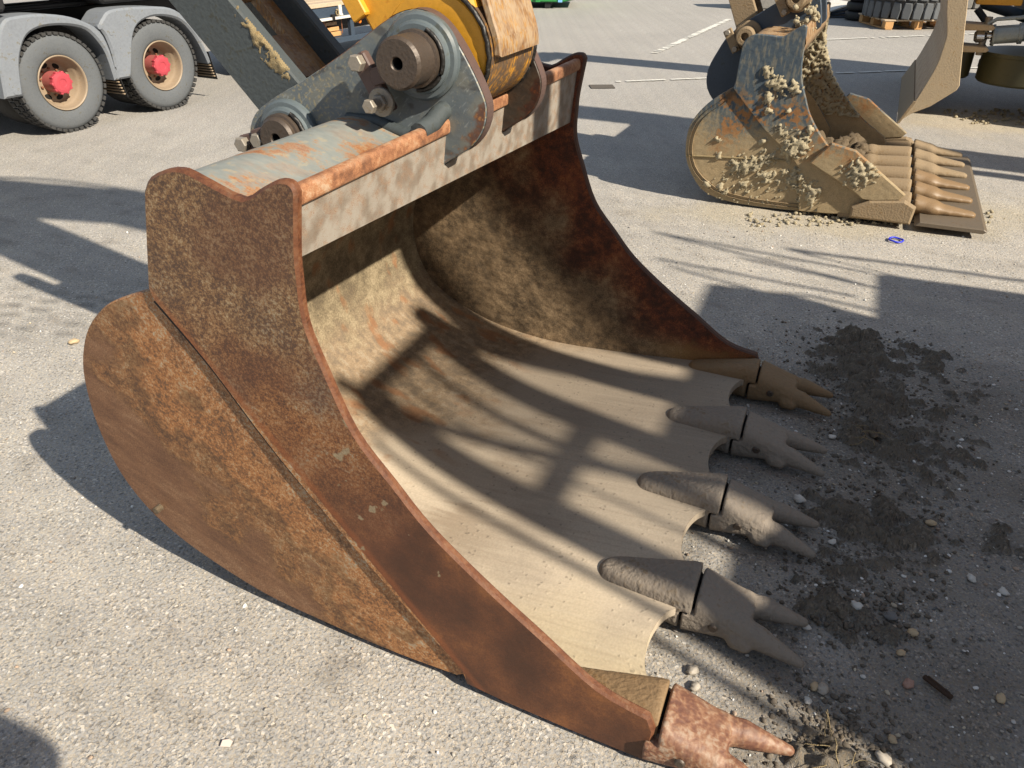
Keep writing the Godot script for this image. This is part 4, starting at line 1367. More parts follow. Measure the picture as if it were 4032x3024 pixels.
# ------------------------------------------------------------------ dozer blade of a machine beyond
func dozer_machine():
	var t := thing("wheeled_excavator", "wheeled excavator at the right edge with a clay-coated dozer blade", "excavator", Vector3(3.51, 0, -7.251), -0.42586)
	var st := mb()
	var sp := curve(pv([0.12, 1.35, 0.155, 1.027, 0.215, 0.793, 0.222, 0.712, 0.208, 0.529, 0.159, 0.356, 0.105, 0.203, 0.0, 0.006]), 4)
	sp.append_array(pv([0.10, 0.10, 0.24, 0.176, 0.411, 0.325, 0.426, 0.366, 0.405, 0.475, 0.349, 0.799, 0.30, 1.10, 0.28, 1.35]))
	prism(st, sp, -0.03, 0.0, 0.005)
	put("blade_end", st, M.steel_dust, t)
	st = mb()
	prism(st, sp, -2.63, -2.60, 0.005)
	put("blade_end", st, M.steel_dust, t)
	st = mb(true)
	shell(st, curve(pv([0.105, 0.203, 0.159, 0.356, 0.208, 0.529, 0.222, 0.712, 0.215, 0.793, 0.155, 1.027, 0.12, 1.35]), 4), -0.03, -2.60, 12)
	put("mouldboard", st, M.wear, t)
	st = mb()
	prism(st, pv([0.006, 0.008, 0.030, 0.016, 0.122, 0.205, 0.098, 0.215]), -2.62, 0.002, 0.002)
	put("cutting_edge", st, M.mud_steel, t)
	st = mb()
	prism(st, pv([0.24, 0.2, 0.30, 0.25, 0.36, 0.4, 0.30, 1.3, 0.24, 1.3]), -2.55, -0.1, 0.01)
	put("blade_back", st, M.steel_dust, t)
	# lugs, cylinder, hose
	for y in [0.78, 0.60]:
		st = mb()
		prism(st, pv([0.34, -0.03, 0.60, -0.02, 0.62, 0.0, 0.60, 0.02, 0.34, 0.03]), -0.78, -0.52, 0.004, 0, 0, Transform3D(Basis(), Vector3(0, y, 0)))
		put("lug", st, M.steel_dust, t)
	st = mb()
	lathe(st, disc_prof(0.03, -0.15, 0.17, 0.004), 14, along(Vector3(0.56, 0.69, -0.65), Vector3.UP))
	put("lug_pin", st, M.bolt, t)
	st = mb()
	lathe(st, pv([0.035, -0.02, 0.055, 0.0, 0.055, 0.06, 0.03, 0.08, 0.03, 0.13]), 18, along(Vector3(0.50, 0.695, -0.65), Vector3(1, 0.12, 0)))
	put("cylinder_rod", st, M.chrome, t)
	st = mb()
	lathe(st, pv([0, 0.0, 0.088, 0.0, 0.09, 0.004, 0.09, 0.02, 0.076, 0.022, 0.076, 0.20, 0.088, 0.202, 0.088, 0.235, 0.07, 0.24, 0.07, 0.9]), 28, along(Vector3(0.62, 0.71, -0.65), Vector3(1, 0.12, 0)))
	var cy := put("cylinder", st, M.cylinder, t)
	for i in 8:
		st = mb()
		var f := along(Vector3(0.62, 0.71, -0.65), Vector3(1, 0.12, 0))
		var a := TAU * i / 8
		lathe(st, disc_prof(0.008, -0.008, 0.001, 0.001), 8, f * Transform3D(Basis(), Vector3(cos(a), sin(a), 0) * 0.076))
		put("bolt", st, M.bolt, cy)
	st = mb()
	lathe(st, pv([0.0, -0.002, 0.086, -0.002, 0.091, 0.006]), 28, along(Vector3(0.62, 0.71, -0.65), Vector3(1, 0.12, 0)))
	put("cylinder_head", st, M.black, cy)
	st = mb(true)
	tube(st, [Vector3(0.56, 0.80, -0.62), Vector3(0.62, 0.845, -0.62), Vector3(0.80, 0.865, -0.62), Vector3(0.92, 0.895, -0.62), Vector3(1.3, 0.95, -0.62)], 0.017, 10)
	put("hose", st, M.cylinder, t)
	# arms and chassis
	st = mb()
	box(st, Vector3(1.6, 0.98, -1.3), Vector3(1.5, 0.34, 1.1), 0.03)
	box(st, Vector3(2.6, 1.0, -1.3), Vector3(2.6, 0.45, 1.0), 0.03)
	put("chassis", st, M.black, t)
	st = mb()
	box(st, Vector3(0.60, 0.98, -0.75), Vector3(0.36, 0.05, 0.22), 0.008)
	put("bracket", st, M.yellow, t)
	st = mb(true)
	tube(st, [Vector3(0.46, 0.90, -0.9), Vector3(0.60, 0.76, -0.9)], 0.03, 8)
	tube(st, [Vector3(0.5, 0.94, -1.1), Vector3(1.0, 0.80, -1.1)], 0.05, 10)
	put("push_arm", st, M.blue_grey, t)
	for q in [[1.0, 0.40, -0.85], [0.45, 0.10, -0.95]]:
		st = mb()
		lathe(st, pv([0, 0.30, q[1] - 0.02, 0.30, q[1], 0.32, q[1], 0.535, q[1] + 0.01, 0.54, q[1] + 0.01, 0.57, 0, 0.575]), 30, along(Vector3(q[0], 0, q[2]), Vector3.UP))
		put("axle_drum", st, M.olive, t)
	st = mb()
	lathe(st, pv([0.05, 0.5, 0.05, 0.9]), 12, along(Vector3(1.12, 0, -0.85), Vector3.UP))
	box(st, Vector3(0.85, 0.44, -0.9), Vector3(0.5, 0.10, 0.1), 0.02)
	put("axle_post", st, M.black, t)
	for x in [2.0, 4.2]:
		for z in [-0.35, -2.4]:
			st = mb(true)
			lathe(st, pv([0.0, -0.2, 0.3, -0.2, 0.45, -0.18, 0.5, -0.1, 0.5, 0.1, 0.45, 0.18, 0.3, 0.2, 0, 0.2]), 30, Transform3D(Basis(), Vector3(x, 0.5, z)))
			put("wheel", st, M.tyre_dark, t)
	st = mb()
	bar(st, Vector3(2.2, 2.3, -1.3), Vector3(0.1, 3.7, -1.3), 0.45, 0.4, 0.03)
	bar(st, Vector3(0.1, 3.7, -1.3), Vector3(-1.3, 2.6, -1.3), 0.35, 0.3, 0.03)
	put("boom", st, M.yellow, t)
	st = mb()
	box(st, Vector3(2.6, 2.6, -2.2), Vector3(1.5, 1.5, 1.0), 0.05)
	put("cab", st, M.yellow, t)
	st = mb()
	box(st, Vector3(3.0, 1.95, -1.3), Vector3(3.2, 1.2, 2.4), 0.08)
	put("house", st, M.yellow, t)


# ------------------------------------------------------------------ lorry and trailer
const TO := Vector3(-3.925, 0, -6.877)
const TA := 1.0735

func wheel(t: Node3D, x: float):
	var f := Transform3D(Basis(), Vector3(x, 0.40, 0))
	var st := mb(true)
	lathe(st, pv([0.215, -0.30, 0.30, -0.30, 0.372, -0.28, 0.390, -0.25, 0.390, -0.045, 0.376, -0.018, 0.345, -0.004, 0.290, 0.0, 0.245, -0.008, 0.222, -0.018, 0.215, -0.03]), 60, f, false)
	var w := put("wheel", st, M.tyre, t)
	st = mb()
	for i in 46:
		var a := TAU * (i + 0.5) / 46
		for row in 3:
			var zz: float = [-0.035, -0.115, -0.20][row]
			var aa: float = a + [0.0, 0.06, 0.0][row]
			var g := f * Transform3D(Basis(Vector3(0, 0, 1), aa), Vector3(cos(aa), sin(aa), 0) * 0.391 + Vector3(0, 0, zz))
			box(st, Vector3.ZERO, Vector3(0.024, 0.038, 0.062), 0.003, g)
	put("tread", st, M.tyre_dark, w, "stuff")
	st = mb(true)
	lathe(st, pv([0.224, -0.012, 0.222, -0.004, 0.214, -0.004, 0.208, -0.02, 0.204, -0.06, 0.190, -0.085, 0.178, -0.10, 0.170, -0.15, 0.155, -0.165, 0.10, -0.17, 0.0, -0.17]), 48, f, false)
	put("rim", st, M.rim, w)
	for i in 8:
		var a := TAU * (i + 0.3) / 8
		st = mb()
		lathe(st, PackedVector2Array([Vector2(0, 0.003), Vector2(0.017, 0.003), Vector2(0.019, 0.0)]), 16, f * Transform3D(Basis(Vector3(0, 0, 1), a).scaled_local(Vector3(1.1, 1.75, 1)), Vector3(cos(a), sin(a), 0) * 0.136 + Vector3(0, 0, -0.166)))
		put("rim_hole", st, M.hole, w)
	st = mb(true)
	lathe(st, pv([0.088, -0.17, 0.088, -0.055, 0.082, -0.048]), 32, f)
	put("hub", st, M.hub_side, w)
	st = mb(true)
	var prof := pv([0.084, -0.075, 0.088, -0.06, 0.088, -0.025, 0.080, -0.014, 0.06, -0.010, 0.034, -0.010, 0.030, -0.015, 0.0, -0.015])
	lathe(st, prof, 32, f)
	for i in 10:
		var a := TAU * i / 10
		lathe(st, disc_prof(0.014, -0.06, -0.018, 0.004), 10, f * Transform3D(Basis(), Vector3(cos(a), sin(a), 0) * 0.083))
	put("hub_cap", st, M.hub_red, w)
	for i in 10:
		var a := TAU * (i + 0.5) / 10
		st = mb()
		hexagon(st, 0.010, -0.170, -0.150, f * Transform3D(Basis(), Vector3(cos(a), sin(a), 0) * 0.108))
		put("wheel_nut", st, M.rim_rust, w)

func truck():
	var t := thing("lorry", "lorry at top left with grey mudguards and red hub caps on two dusty rear wheels", "lorry", TO, TA)
	wheel(t, 0.146)
	wheel(t, 1.197)
	var g1o := curve(pv([-0.40, 0.36, -0.36, 0.60, -0.29, 0.82, -0.22, 0.92, -0.12, 0.943, 0.09, 0.945, 0.306, 0.913, 0.465, 0.856, 0.60, 0.765, 0.652, 0.60, 0.664, 0.353]), 3)
	g1o.append_array(curve(pv([0.626, 0.353, 0.605, 0.575, 0.55, 0.70, 0.47, 0.79, 0.349, 0.832, 0.193, 0.850, 0.05, 0.842, -0.06, 0.80, -0.14, 0.71, -0.20, 0.58, -0.245, 0.36]), 3))
	var g2o := curve(pv([0.655, 0.353, 0.665, 0.56, 0.64, 0.72, 0.60, 0.80, 0.66, 0.87, 0.74, 0.918, 0.931, 0.928, 1.20, 0.915, 1.397, 0.886, 1.54, 0.80, 1.66, 0.64, 1.74, 0.44, 1.76, 0.35]), 3)
	g2o.append_array(curve(pv([1.725, 0.35, 1.69, 0.46, 1.61, 0.63, 1.49, 0.765, 1.33, 0.822, 1.15, 0.83, 1.0, 0.782, 0.915, 0.68, 0.86, 0.52, 0.80, 0.353]), 3))
	for g in [g1o, g2o]:
		var st := mb()
		prism(st, g, -0.26, 0.025, 0.018)
		put("mudguard", st, M.guard, t)
	for q in [[-0.30, 0.40], [0.60, 0.80], [0.70, 0.74]]:
		var st := mb()
		lathe(st, disc_prof(0.022, 0.0, 0.029, 0.002), 16, Transform3D(Basis(), Vector3(q[0], q[1], 0)))
		put("mudguard_stud", st, M.guard, t)
	for x in [0.635, 1.72]:
		for i in 9:
			var st := mb()
			box(st, Vector3(x + 0.013 * i * 0.6, 0.44 - i * 0.027, -0.13), Vector3(0.018, 0.012, 0.28), 0.003)
			put("mudflap_slat", st, M.rim, t)
		var st2 := mb()
		bar(st2, Vector3(x + 0.03, 0.46, -0.13), Vector3(x + 0.085, 0.19, -0.13), 0.29, 0.006, 0, Vector3.RIGHT)
		put("mudflap", st2, M.black, t)
	var st := mb()
	box(st, Vector3(0.5, 0.84, -0.72), Vector3(6.5, 0.14, 0.09), 0.01)
	box(st, Vector3(0.5, 0.84, -1.5), Vector3(6.5, 0.14, 0.09), 0.01)
	for x in [-1.6, -0.4, 0.9, 2.2]: box(st, Vector3(x, 0.82, -1.1), Vector3(0.12, 0.12, 0.75), 0.01)
	put("chassis", st, M.black, t)
	st = mb()
	box(st, Vector3(-0.9, 1.06, -0.3), Vector3(1.5, 0.16, 0.6), 0.03)
	box(st, Vector3(1.45, 1.04, -0.55), Vector3(1.3, 0.17, 0.8), 0.03)
	box(st, Vector3(0.3, 0.96, -0.45), Vector3(1.9, 0.03, 0.12), 0.01)
	put("body_floor", st, M.black, t)
	st = mb()
	box(st, Vector3(0.6, 1.55, -1.1), Vector3(5.5, 0.8, 2.1), 0.04)
	put("tipper_body", st, M.guard, t)
	for k in 2:
		for i in 3:
			st = mb()
			var xx := 1.06 + i * 0.085
			prism(st, pv([xx, 0.80, xx + 0.085, 0.80, xx + 0.085 + 0.03, 0.98, xx + 0.03, 0.98]), -0.86 - k * 0.006, -0.85 - k * 0.006, 0)
			if k == 0: put("marker_stripe", st, M.white if i != 1 else M.red, t)
	for z in [-0.45, -1.6, -1.95]:
		for x in [0.146, 1.197]:
			st = mb(true)
			lathe(st, pv([0.1, -0.13, 0.34, -0.13, 0.39, -0.10, 0.39, 0.10, 0.34, 0.13, 0.1, 0.13]), 40, Transform3D(Basis(), Vector3(x, 0.4, z)), false)
			put("inner_tyre", st, M.tyre_dark, t)
	st = mb()
	lathe(st, pv([0.06, -2.0, 0.06, -0.17]), 14, Transform3D(Basis(), Vector3(0.146, 0.4, 0)))
	lathe(st, pv([0.06, -2.0, 0.06, -0.17]), 14, Transform3D(Basis(), Vector3(1.197, 0.4, 0)))
	put("axle", st, M.black, t)
	st = mb(true)
	blob(st, Vector3(-0.395, 0.70, 0.035), Vector3(0.03, 0.035, 0.012), 0, 1, 0)
	put("side_lamp", st, M.orange, t)
	# front axle and cab, out of the picture
	st = mb(true)
	lathe(st, pv([0, -0.3, 0.37, -0.28, 0.39, -0.25, 0.39, -0.04, 0.345, -0.004, 0.0, -0.03]), 40, Transform3D(Basis(), Vector3(-3.2, 0.4, 0)), false)
	put("wheel", st, M.tyre, t)
	st = mb()
	box(st, Vector3(-3.4, 1.6, -1.1), Vector3(1.7, 2.0, 2.2), 0.1)
	put("lorry_cab", st, M.white, t)

func trailer():
	var t := thing("low_trailer", "low trailer with plank deck and dark side rail behind the yellow stick", "trailer", TO, TA)
	var x0 := 2.75
	var x1 := 7.6
	for i in 9:
		var st := mb()
		box(st, Vector3((x0 + x1) / 2 - 0.01 * (i % 3), 0.745 + 0.004 * (i % 2), -0.09 - i * 0.20), Vector3(x1 - x0, 0.045, 0.185), 0.006)
		put("deck_plank", st, M.wood, t)
	var st := mb()
	box(st, Vector3((x0 + x1) / 2, 0.662, -0.02), Vector3(x1 - x0, 0.105, 0.04), 0.006)
	box(st, Vector3((x0 + x1) / 2, 0.66, -1.75), Vector3(x1 - x0, 0.105, 0.04), 0.006)
	put("side_rail", st, M.blue_grey, t)
	st = mb()
	box(st, Vector3((x0 + x1) / 2, 0.594, 0.002), Vector3(x1 - x0, 0.03, 0.05), 0.004)
	put("white_strip", st, M.white, t)
	for x in [3.86, 5.6]:
		st = mb()
		box(st, Vector3(x, 0.67, 0.012), Vector3(0.055, 0.12, 0.02), 0.004)
		box(st, Vector3(x, 0.625, 0.02), Vector3(0.05, 0.018, 0.03), 0.004)
		put("stake_socket", st, M.white, t)
		st = mb(true)
		var ring := []
		for i in 13: ring.append(Vector3(x - 0.065 + cos(TAU * i / 12) * 0.022, 0.655 + sin(TAU * i / 12) * 0.03, 0.02))
		tube(st, ring, 0.009, 6)
		put("lashing_ring", st, M.straw, t)
		st = mb()
		box(st, Vector3(x - 0.15, 0.61, 0.02), Vector3(0.05, 0.06, 0.03), 0.004)
		put("lashing_slot", st, M.hole, t)
	st = mb()
	box(st, Vector3(4.2, 0.342, -0.03), Vector3(2.6, 0.062, 0.05), 0.006)
	put("side_guard", st, M.blue_grey, t)
	st = mb()
	box(st, Vector3(3.53, 0.340, -0.002), Vector3(0.23, 0.042, 0.008), 0.002)
	var pl := put("rail_label", st, M.white, t)
	for i in 7:
		st = mb()
		box(st, Vector3(3.46 + i * 0.026, 0.340, 0.0035), Vector3(0.010 + 0.006 * (i % 2), 0.022, 0.003), 0)
		put("label_mark", st, M.black, pl)
	for x in [4.10, 5.4, 2.95]:
		st = mb()
		box(st, Vector3(x, 0.47, -0.04), Vector3(0.07, 0.22, 0.05), 0.006)
		put("guard_post", st, M.blue_grey, t)
	st = mb(true)
	tube(st, [Vector3(4.22, 0.56, -0.1), Vector3(4.235, 0.525, -0.02)], 0.026, 12)
	put("lamp_tube", st, M.white, t)
	st = mb(true)
	blob(st, Vector3(4.238, 0.518, -0.008), Vector3(0.027, 0.027, 0.02), 0, 1, 0)
	put("side_lamp", st, M.orange, t)
	for q in [[3.66, 0.405, 0.05, 0.62], [3.62, 0.462, 0.045, 0.62], [3.60, 0.525, 0.035, 0.6]]:
		st = mb()
		box(st, Vector3(q[0], q[1], -0.20), Vector3(q[3], q[2], 0.22), 0.004)
		put("stowed_timber", st, M.wood_warm if q[1] < 0.5 else M.wear, t)
	for x in [3.55, 3.70, 3.95]:
		st = mb(true)
		var ch := []
		for i in 9: ch.append(Vector3(3.62 + (x - 3.62) * i / 8.0 if x < 3.9 else 3.95, 0.575 - i * 0.021, -0.06))
		tube(st, ch, 0.006, 6)
		put("chain", st, M.rim_rust, t)
	st = mb()
	box(st, Vector3(5.2, 0.5, -0.9), Vector3(4.8, 0.14, 0.9), 0.02)
	box(st, Vector3(4.0, 0.48, -0.5), Vector3(2.5, 0.2, 0.05), 0.02)
	put("frame", st, M.black, t)
	for x in [3.3, 5.9, 6.9]:
		st = mb(true)
		lathe(st, pv([0.0, -0.25, 0.26, -0.25, 0.30, -0.22, 0.30, -0.03, 0.26, 0.0, 0.0, -0.03]), 40, Transform3D(Basis(), Vector3(x, 0.30, -0.45)), false)
		put("wheel", st, M.tyre_dark, t)


# ------------------------------------------------------------------ far side of the yard
func far_things():
	# green skip
	var t := thing("skip_container", "green steel skip at the top edge with a pale blue corner", "skip", Vector3(0, 0, -18.15), -0.10)
	var st := mb()
	prism(st, pv([-1.9, 0.12, 1.0, 0.12, 1.25, 1.3, -2.2, 1.3]), -1.7, 0.0, 0.02)
	put("hull", st, M.green, t)
	st = mb()
	prism(st, pv([1.02, 0.10, 1.36, 0.17, 1.62, 1.3, 1.27, 1.3]), -1.6, -0.10, 0.02)
	put("sloped_end", st, M.green, t)
	st = mb()
	box(st, Vector3(1.02, 0.7, 0.012), Vector3(0.09, 1.16, 0.02), 0.004)
	put("blue_corner", st, M.pale_blue, t)
	for x in [-1.6, -0.5, 0.55]:
		st = mb()
		box(st, Vector3(x, 0.7, 0.03), Vector3(0.10, 1.16, 0.05), 0.01)
		put("rib", st, M.green, t)
	st = mb()
	for x in [-1.3, 0.75]: box(st, Vector3(x, 0.06, -0.8), Vector3(0.12, 0.12, 1.5), 0.01)
	put("runner", st, M.black, t)
	# big tyre lying on a pallet
	t = thing("loader_tyre", "huge block-tread loader tyre lying on a wooden pallet behind the dozer blade", "tyre", Vector3(6.93, 0.16, -14.95), 0.0)
	st = mb(true)
	var R := 0.70
	lathe(st, pv([0.38, 0.06, 0.55, 0.0, R - 0.08, 0.02, R - 0.03, 0.10, R, 0.2, R, 0.62, R - 0.03, 0.72, R - 0.08, 0.80, 0.55, 0.82, 0.38, 0.76]), 48, along(Vector3.ZERO, Vector3.UP), false)
	put("casing", st, M.tyre_dark, t)
	for i in 26:
		var a := TAU * i / 26
		for row in 3:
			st = mb()
			var y: float = [0.13, 0.41, 0.69][row]
			var aa: float = a + [0.05, -0.03, 0.05][row]
			var f := Transform3D(Basis(Vector3.UP, -aa), Vector3(cos(aa) * R, y, sin(aa) * R))
			var o := pv([-0.072, -0.12, 0.05, -0.13, 0.072, 0.02, 0.05, 0.12, -0.06, 0.13, -0.078, 0.0])
			prism(st, o, -0.03, 0.028 if row == 1 else 0.018, 0.012, 0, 0, f * Transform3D(Basis(Vector3.UP, PI / 2), Vector3.ZERO))
			put("tread_block", st, M.tyre, t)
	t = thing("pallet", "warm brown wooden pallet under the huge loader tyre", "pallet", Vector3(6.93, 0, -14.95), 0.0)
	for i in 5:
		st = mb()
		box(st, Vector3(0, 0.143, -0.5 + i * 0.25), Vector3(1.2, 0.024, 0.16), 0.003)
		put("top_board", st, M.wood, t)
	for x in [-0.5, 0, 0.5]:
		st = mb()
		box(st, Vector3(x, 0.012, 0), Vector3(0.12, 0.022, 1.16), 0.003)
		put("bottom_board", st, M.wood_warm, t)
		for z in [-0.5, 0, 0.5]:
			st = mb()
			box(st, Vector3(x, 0.077, z), Vector3(0.14, 0.105, 0.14), 0.003)
			put("block", st, M.wood_warm, t)
	for i in 3:
		var tt := thing("car_tyre", ["bottom black tyre of the small stack left of the loader tyre", "middle black tyre of the small stack left of the loader tyre", "top black tyre of the small stack left of the loader tyre"][i], "tyre", Vector3(6.55, 0.16 * i, -15.9), 0.0, "stacked black tyres")
		st = mb(true)
		lathe(st, pv([0.17, 0.03, 0.24, 0.0, 0.29, 0.02, 0.30, 0.05, 0.30, 0.11, 0.29, 0.14, 0.24, 0.16, 0.17, 0.13, 0.17, 0.03]), 30, along(Vector3.ZERO, Vector3.UP), false)
		put("casing", st, M.black, tt)
	for i in 4:
		st = mb()
		box(st, Vector3.ZERO, Vector3(0.75, 0.03, 0.5), 0.004)
		var s := put("metal_sheet", st, M.white if i == 3 else M.blue_grey, self)
		s.position = Vector3(6.25 - 0.04 * i, 0.02 + 0.05 * i, -16.5)
		s.rotation = Vector3(0.02 * i, 0.25 * i - 0.3, 0.07 * i)
		tag(s, ["bottom dark sheet in the pile beside the stacked tyres", "second sheet from below in the pile beside the stacked tyres", "dark sheet just under the pale top one of the pile", "pale bright sheet on top of the pile by the stacked tyres"][i], "sheet", "sheets piled in the yard")
	for i in 6:
		var w := thing("concrete_block", ["leftmost", "second", "third", "fourth", "fifth", "sixth"][i] + " grey concrete block from the left in the low wall behind the tyres", "block", Vector3(5.6 + 1.63 * i, 0, -18.2), 0.0, "concrete wall blocks")
		st = mb()
		box(st, Vector3(0, 0.4, 0), Vector3(1.6, 0.8, 0.6), 0.03)
		put("body", st, M.concrete, w)
	# iron grate in the yard
	t = thing("drain_grate", "small iron drain grate set in the yard beyond the bucket", "grate", Vector3(1.01, 0, -9.12), 0.05)
	st = mb()
	box(st, Vector3(0, 0.0, 0), Vector3(0.27, 0.004, 0.20), 0)
	put("pit", st, M.hole, t)
	for i in 7:
		st = mb()
		box(st, Vector3(0, 0.003, -0.09 + i * 0.03), Vector3(0.27, 0.008, 0.012), 0.001)
		put("grate_bar", st, M.iron, t)
	# worn painted lines
	for q in [[Vector3(2.0, 0, -11.65), Vector3(4.1, 0, -16.0), 0.13], [Vector3(1.2, 0, -9.42), Vector3(6.6, 0, -10.55), 0.07], [Vector3(4.4, 0, -12.95), Vector3(9.5, 0, -14.3), 0.09]]:
		st = mb()
		var d: Vector3 = (q[1] - q[0])
		var n: Vector3 = d.normalized().cross(Vector3.UP) * q[2] * 0.5
		var k := 90
		for i in k:
			if rng.randf() < 0.16: continue
			var a: Vector3 = q[0] + d * (i / float(k))
			var b: Vector3 = q[0] + d * ((i + 0.97) / float(k))
			var j0: Vector3 = n * rng.randf_range(0.6, 1.05)
			var j1: Vector3 = n * rng.randf_range(0.6, 1.05)
			quad(st, a - j0 + Vector3.UP * 0.006, a + j1 + Vector3.UP * 0.006, b + j1 + Vector3.UP * 0.006, b - j0 + Vector3.UP * 0.006)
		put("painted_line", st, M.paint_line, self, "structure")
	# an unseen crane added far to the right to throw shadow bands across the yard
	t = thing("parked_machine", "tall unseen crane added on the right to throw shadows over the yard", "crane", Vector3(10.2, 0, -7.2), 0.2)
	st = mb()
	box(st, Vector3(0, 1.2, 0), Vector3(2.2, 1.6, 2.6), 0.08)
	put("base", st, M.yellow, t)
	st = mb()
	bar(st, Vector3(0, 1.9, 0.4), Vector3(-2.4, 4.4, 0.5), 0.3, 0.35, 0.02)
	bar(st, Vector3(-2.4, 4.4, 0.5), Vector3(-3.4, 3.4, 0.5), 0.22, 0.25, 0.02)
	put("jib", st, M.yellow, t)
	for z in [-1.0, 1.0]:
		for x in [-0.8, 0.8]:
			st = mb(true)
			lathe(st, pv([0, -0.2, 0.45, -0.2, 0.5, -0.1, 0.5, 0.1, 0.45, 0.2, 0, 0.2]), 24, Transform3D(Basis(), Vector3(x, 0.5, z * 1.2)))
			put("wheel", st, M.tyre_dark, t)


# ------------------------------------------------------------------ loose things on the ground
func clod(called: String, label: String, x: float, z: float, r: float, h: float, n: int, m: Material, group := ""):
	var t := thing(called, label, "soil", Vector3(x, 0, z), rng.randf() * TAU, group)
	var st := mb(true)
	for i in int(n * 2.2):
		var q := Vector2.from_angle(rng.randf() * TAU) * r * pow(rng.randf(), 0.7)
		var k := r * rng.randf_range(0.08, 0.30) * (1.0 - 0.4 * q.length() / r)
		blob(st, Vector3(q.x, k * 0.25 + h * rng.randf() * (1 - q.length() / r), q.y), Vector3(k, k * 0.6, k), 1.1, 2.2, rng.randf() * 90, 10, 7)
	put("lumps", st, m, t, "stuff")
	st = mb(true)
	for i in n * 6:
		var q := Vector2.from_angle(rng.randf() * TAU) * r * rng.randf_range(0.3, 1.5)
		var k := rng.randf_range(0.002, 0.008)
		blob(st, Vector3(q.x, k * 0.3, q.y), Vector3(k, k, k), 0.6, 1.8, rng.randf() * 90, 6, 4)
	put("crumbs", st, m, t, "stuff")
	return t

# one flattened band of crushed soil, thick in places and trodden thin in others
func soil_spread():
	var heaps := [[1.54, -3.05, 0.11, 0.8], [1.50, -2.88, 0.17, 1.0], [1.40, -2.68, 0.15, 0.8], [1.42, -2.50, 0.13, 0.9], [1.31, -2.27, 0.14, 0.9], [1.36, -2.10, 0.12, 0.6], [1.05, -1.83, 0.16, 0.75], [1.18, -1.76, 0.13, 0.6], [0.95, -1.62, 0.09, 0.55], [0.85, -1.46, 0.085, 0.85], [0.93, -1.38, 0.07, 0.5], [0.70, -1.03, 0.085, 0.9], [1.75, -2.86, 0.12, 0.65], [1.80, -2.60, 0.09, 0.5], [1.62, -2.45, 0.10, 0.45], [1.52, -2.2, 0.13, 0.42], [1.48, -1.75, 0.11, 0.4]]
	var rid := FastNoiseLite.new()
	rid.seed = 21
	rid.frequency = 9.0
	rid.fractal_type = FastNoiseLite.FRACTAL_FBM
	rid.fractal_octaves = 5
	rid.fractal_gain = 0.6
	var c := 0.0075
	var x0 := 0.55
	var z0 := -3.28
	var nx := int(1.45 / c)
	var nz := int(2.38 / c)
	var P := []
	var H := []
	for j in nz + 1:
		var row := []
		var hr := []
		for i in nx + 1:
			var x := x0 + i * c
			var z := z0 + j * c
			var m := 0.0
			for q in heaps:
				var d2: float = (Vector2(x, z) - Vector2(q[0], q[1])).length_squared() / (q[2] * q[2])
				if d2 < 4.0: m += q[3] * exp(-1.5 * d2)
			var h := -0.02
			if m > 0.02:
				var n := rid.get_noise_2d(x, z)
				h = (minf(m, 1.0) * 0.72 + n * 0.85 - 0.30) * 0.075
			row.append(Vector3(x, h - 0.002, z))
			hr.append(h)
		P.append(row)
		H.append(hr)
	var st := mb(true)
	for j in nz:
		for i in nx:
			if maxf(maxf(H[j][i], H[j][i + 1]), maxf(H[j + 1][i], H[j + 1][i + 1])) > 0.0:
				for q in [[j, i], [j, i + 1], [j + 1, i + 1], [j, i], [j + 1, i + 1], [j + 1, i]]:
					var p: Vector3 = P[q[0]][q[1]]
					var b := 0.5 + 0.5 * rid.get_noise_2d(p.x * 2 + 40, p.z * 2)
					st.set_color(Color(0.27, 0.225, 0.17).lerp(Color(0.45, 0.39, 0.31), b).lerp(Color(0.50, 0.455, 0.395), ss(0.008, -0.002, H[q[0]][q[1]])))
					vtx(st, p, Vector2(p.x, p.z) / 0.3)
	var o := put("crushed_soil", st, M.soil_sheet, self, "stuff")
	tag(o, "dark crushed soil spread in a band before the tooth tips", "soil", "", "stuff")

func roots(t: Node3D, r: float, n: int):
	var st := mb(true)
	for i in n:
		var a := rng.randf() * TAU
		var p := Vector3(cos(a), 0, sin(a)) * r * rng.randf_range(0.2, 0.8) + Vector3.UP * rng.randf_range(0.01, 0.035)
		var d := Vector3(rng.randf_range(-1, 1), rng.randf_range(-0.2, 0.6), rng.randf_range(-1, 1)).normalized()
		var pts := []
		for k in 6:
			pts.append(p)
			d = (d + Vector3(rng.randf_range(-0.5, 0.5), rng.randf_range(-0.5, 0.25), rng.randf_range(-0.5, 0.5))).normalized()
			p += d * r * 0.18
			p.y = maxf(p.y, 0.003)
		tube(st, pts, 0.0011, 5)
	put("roots", st, M.straw, t, "stuff")

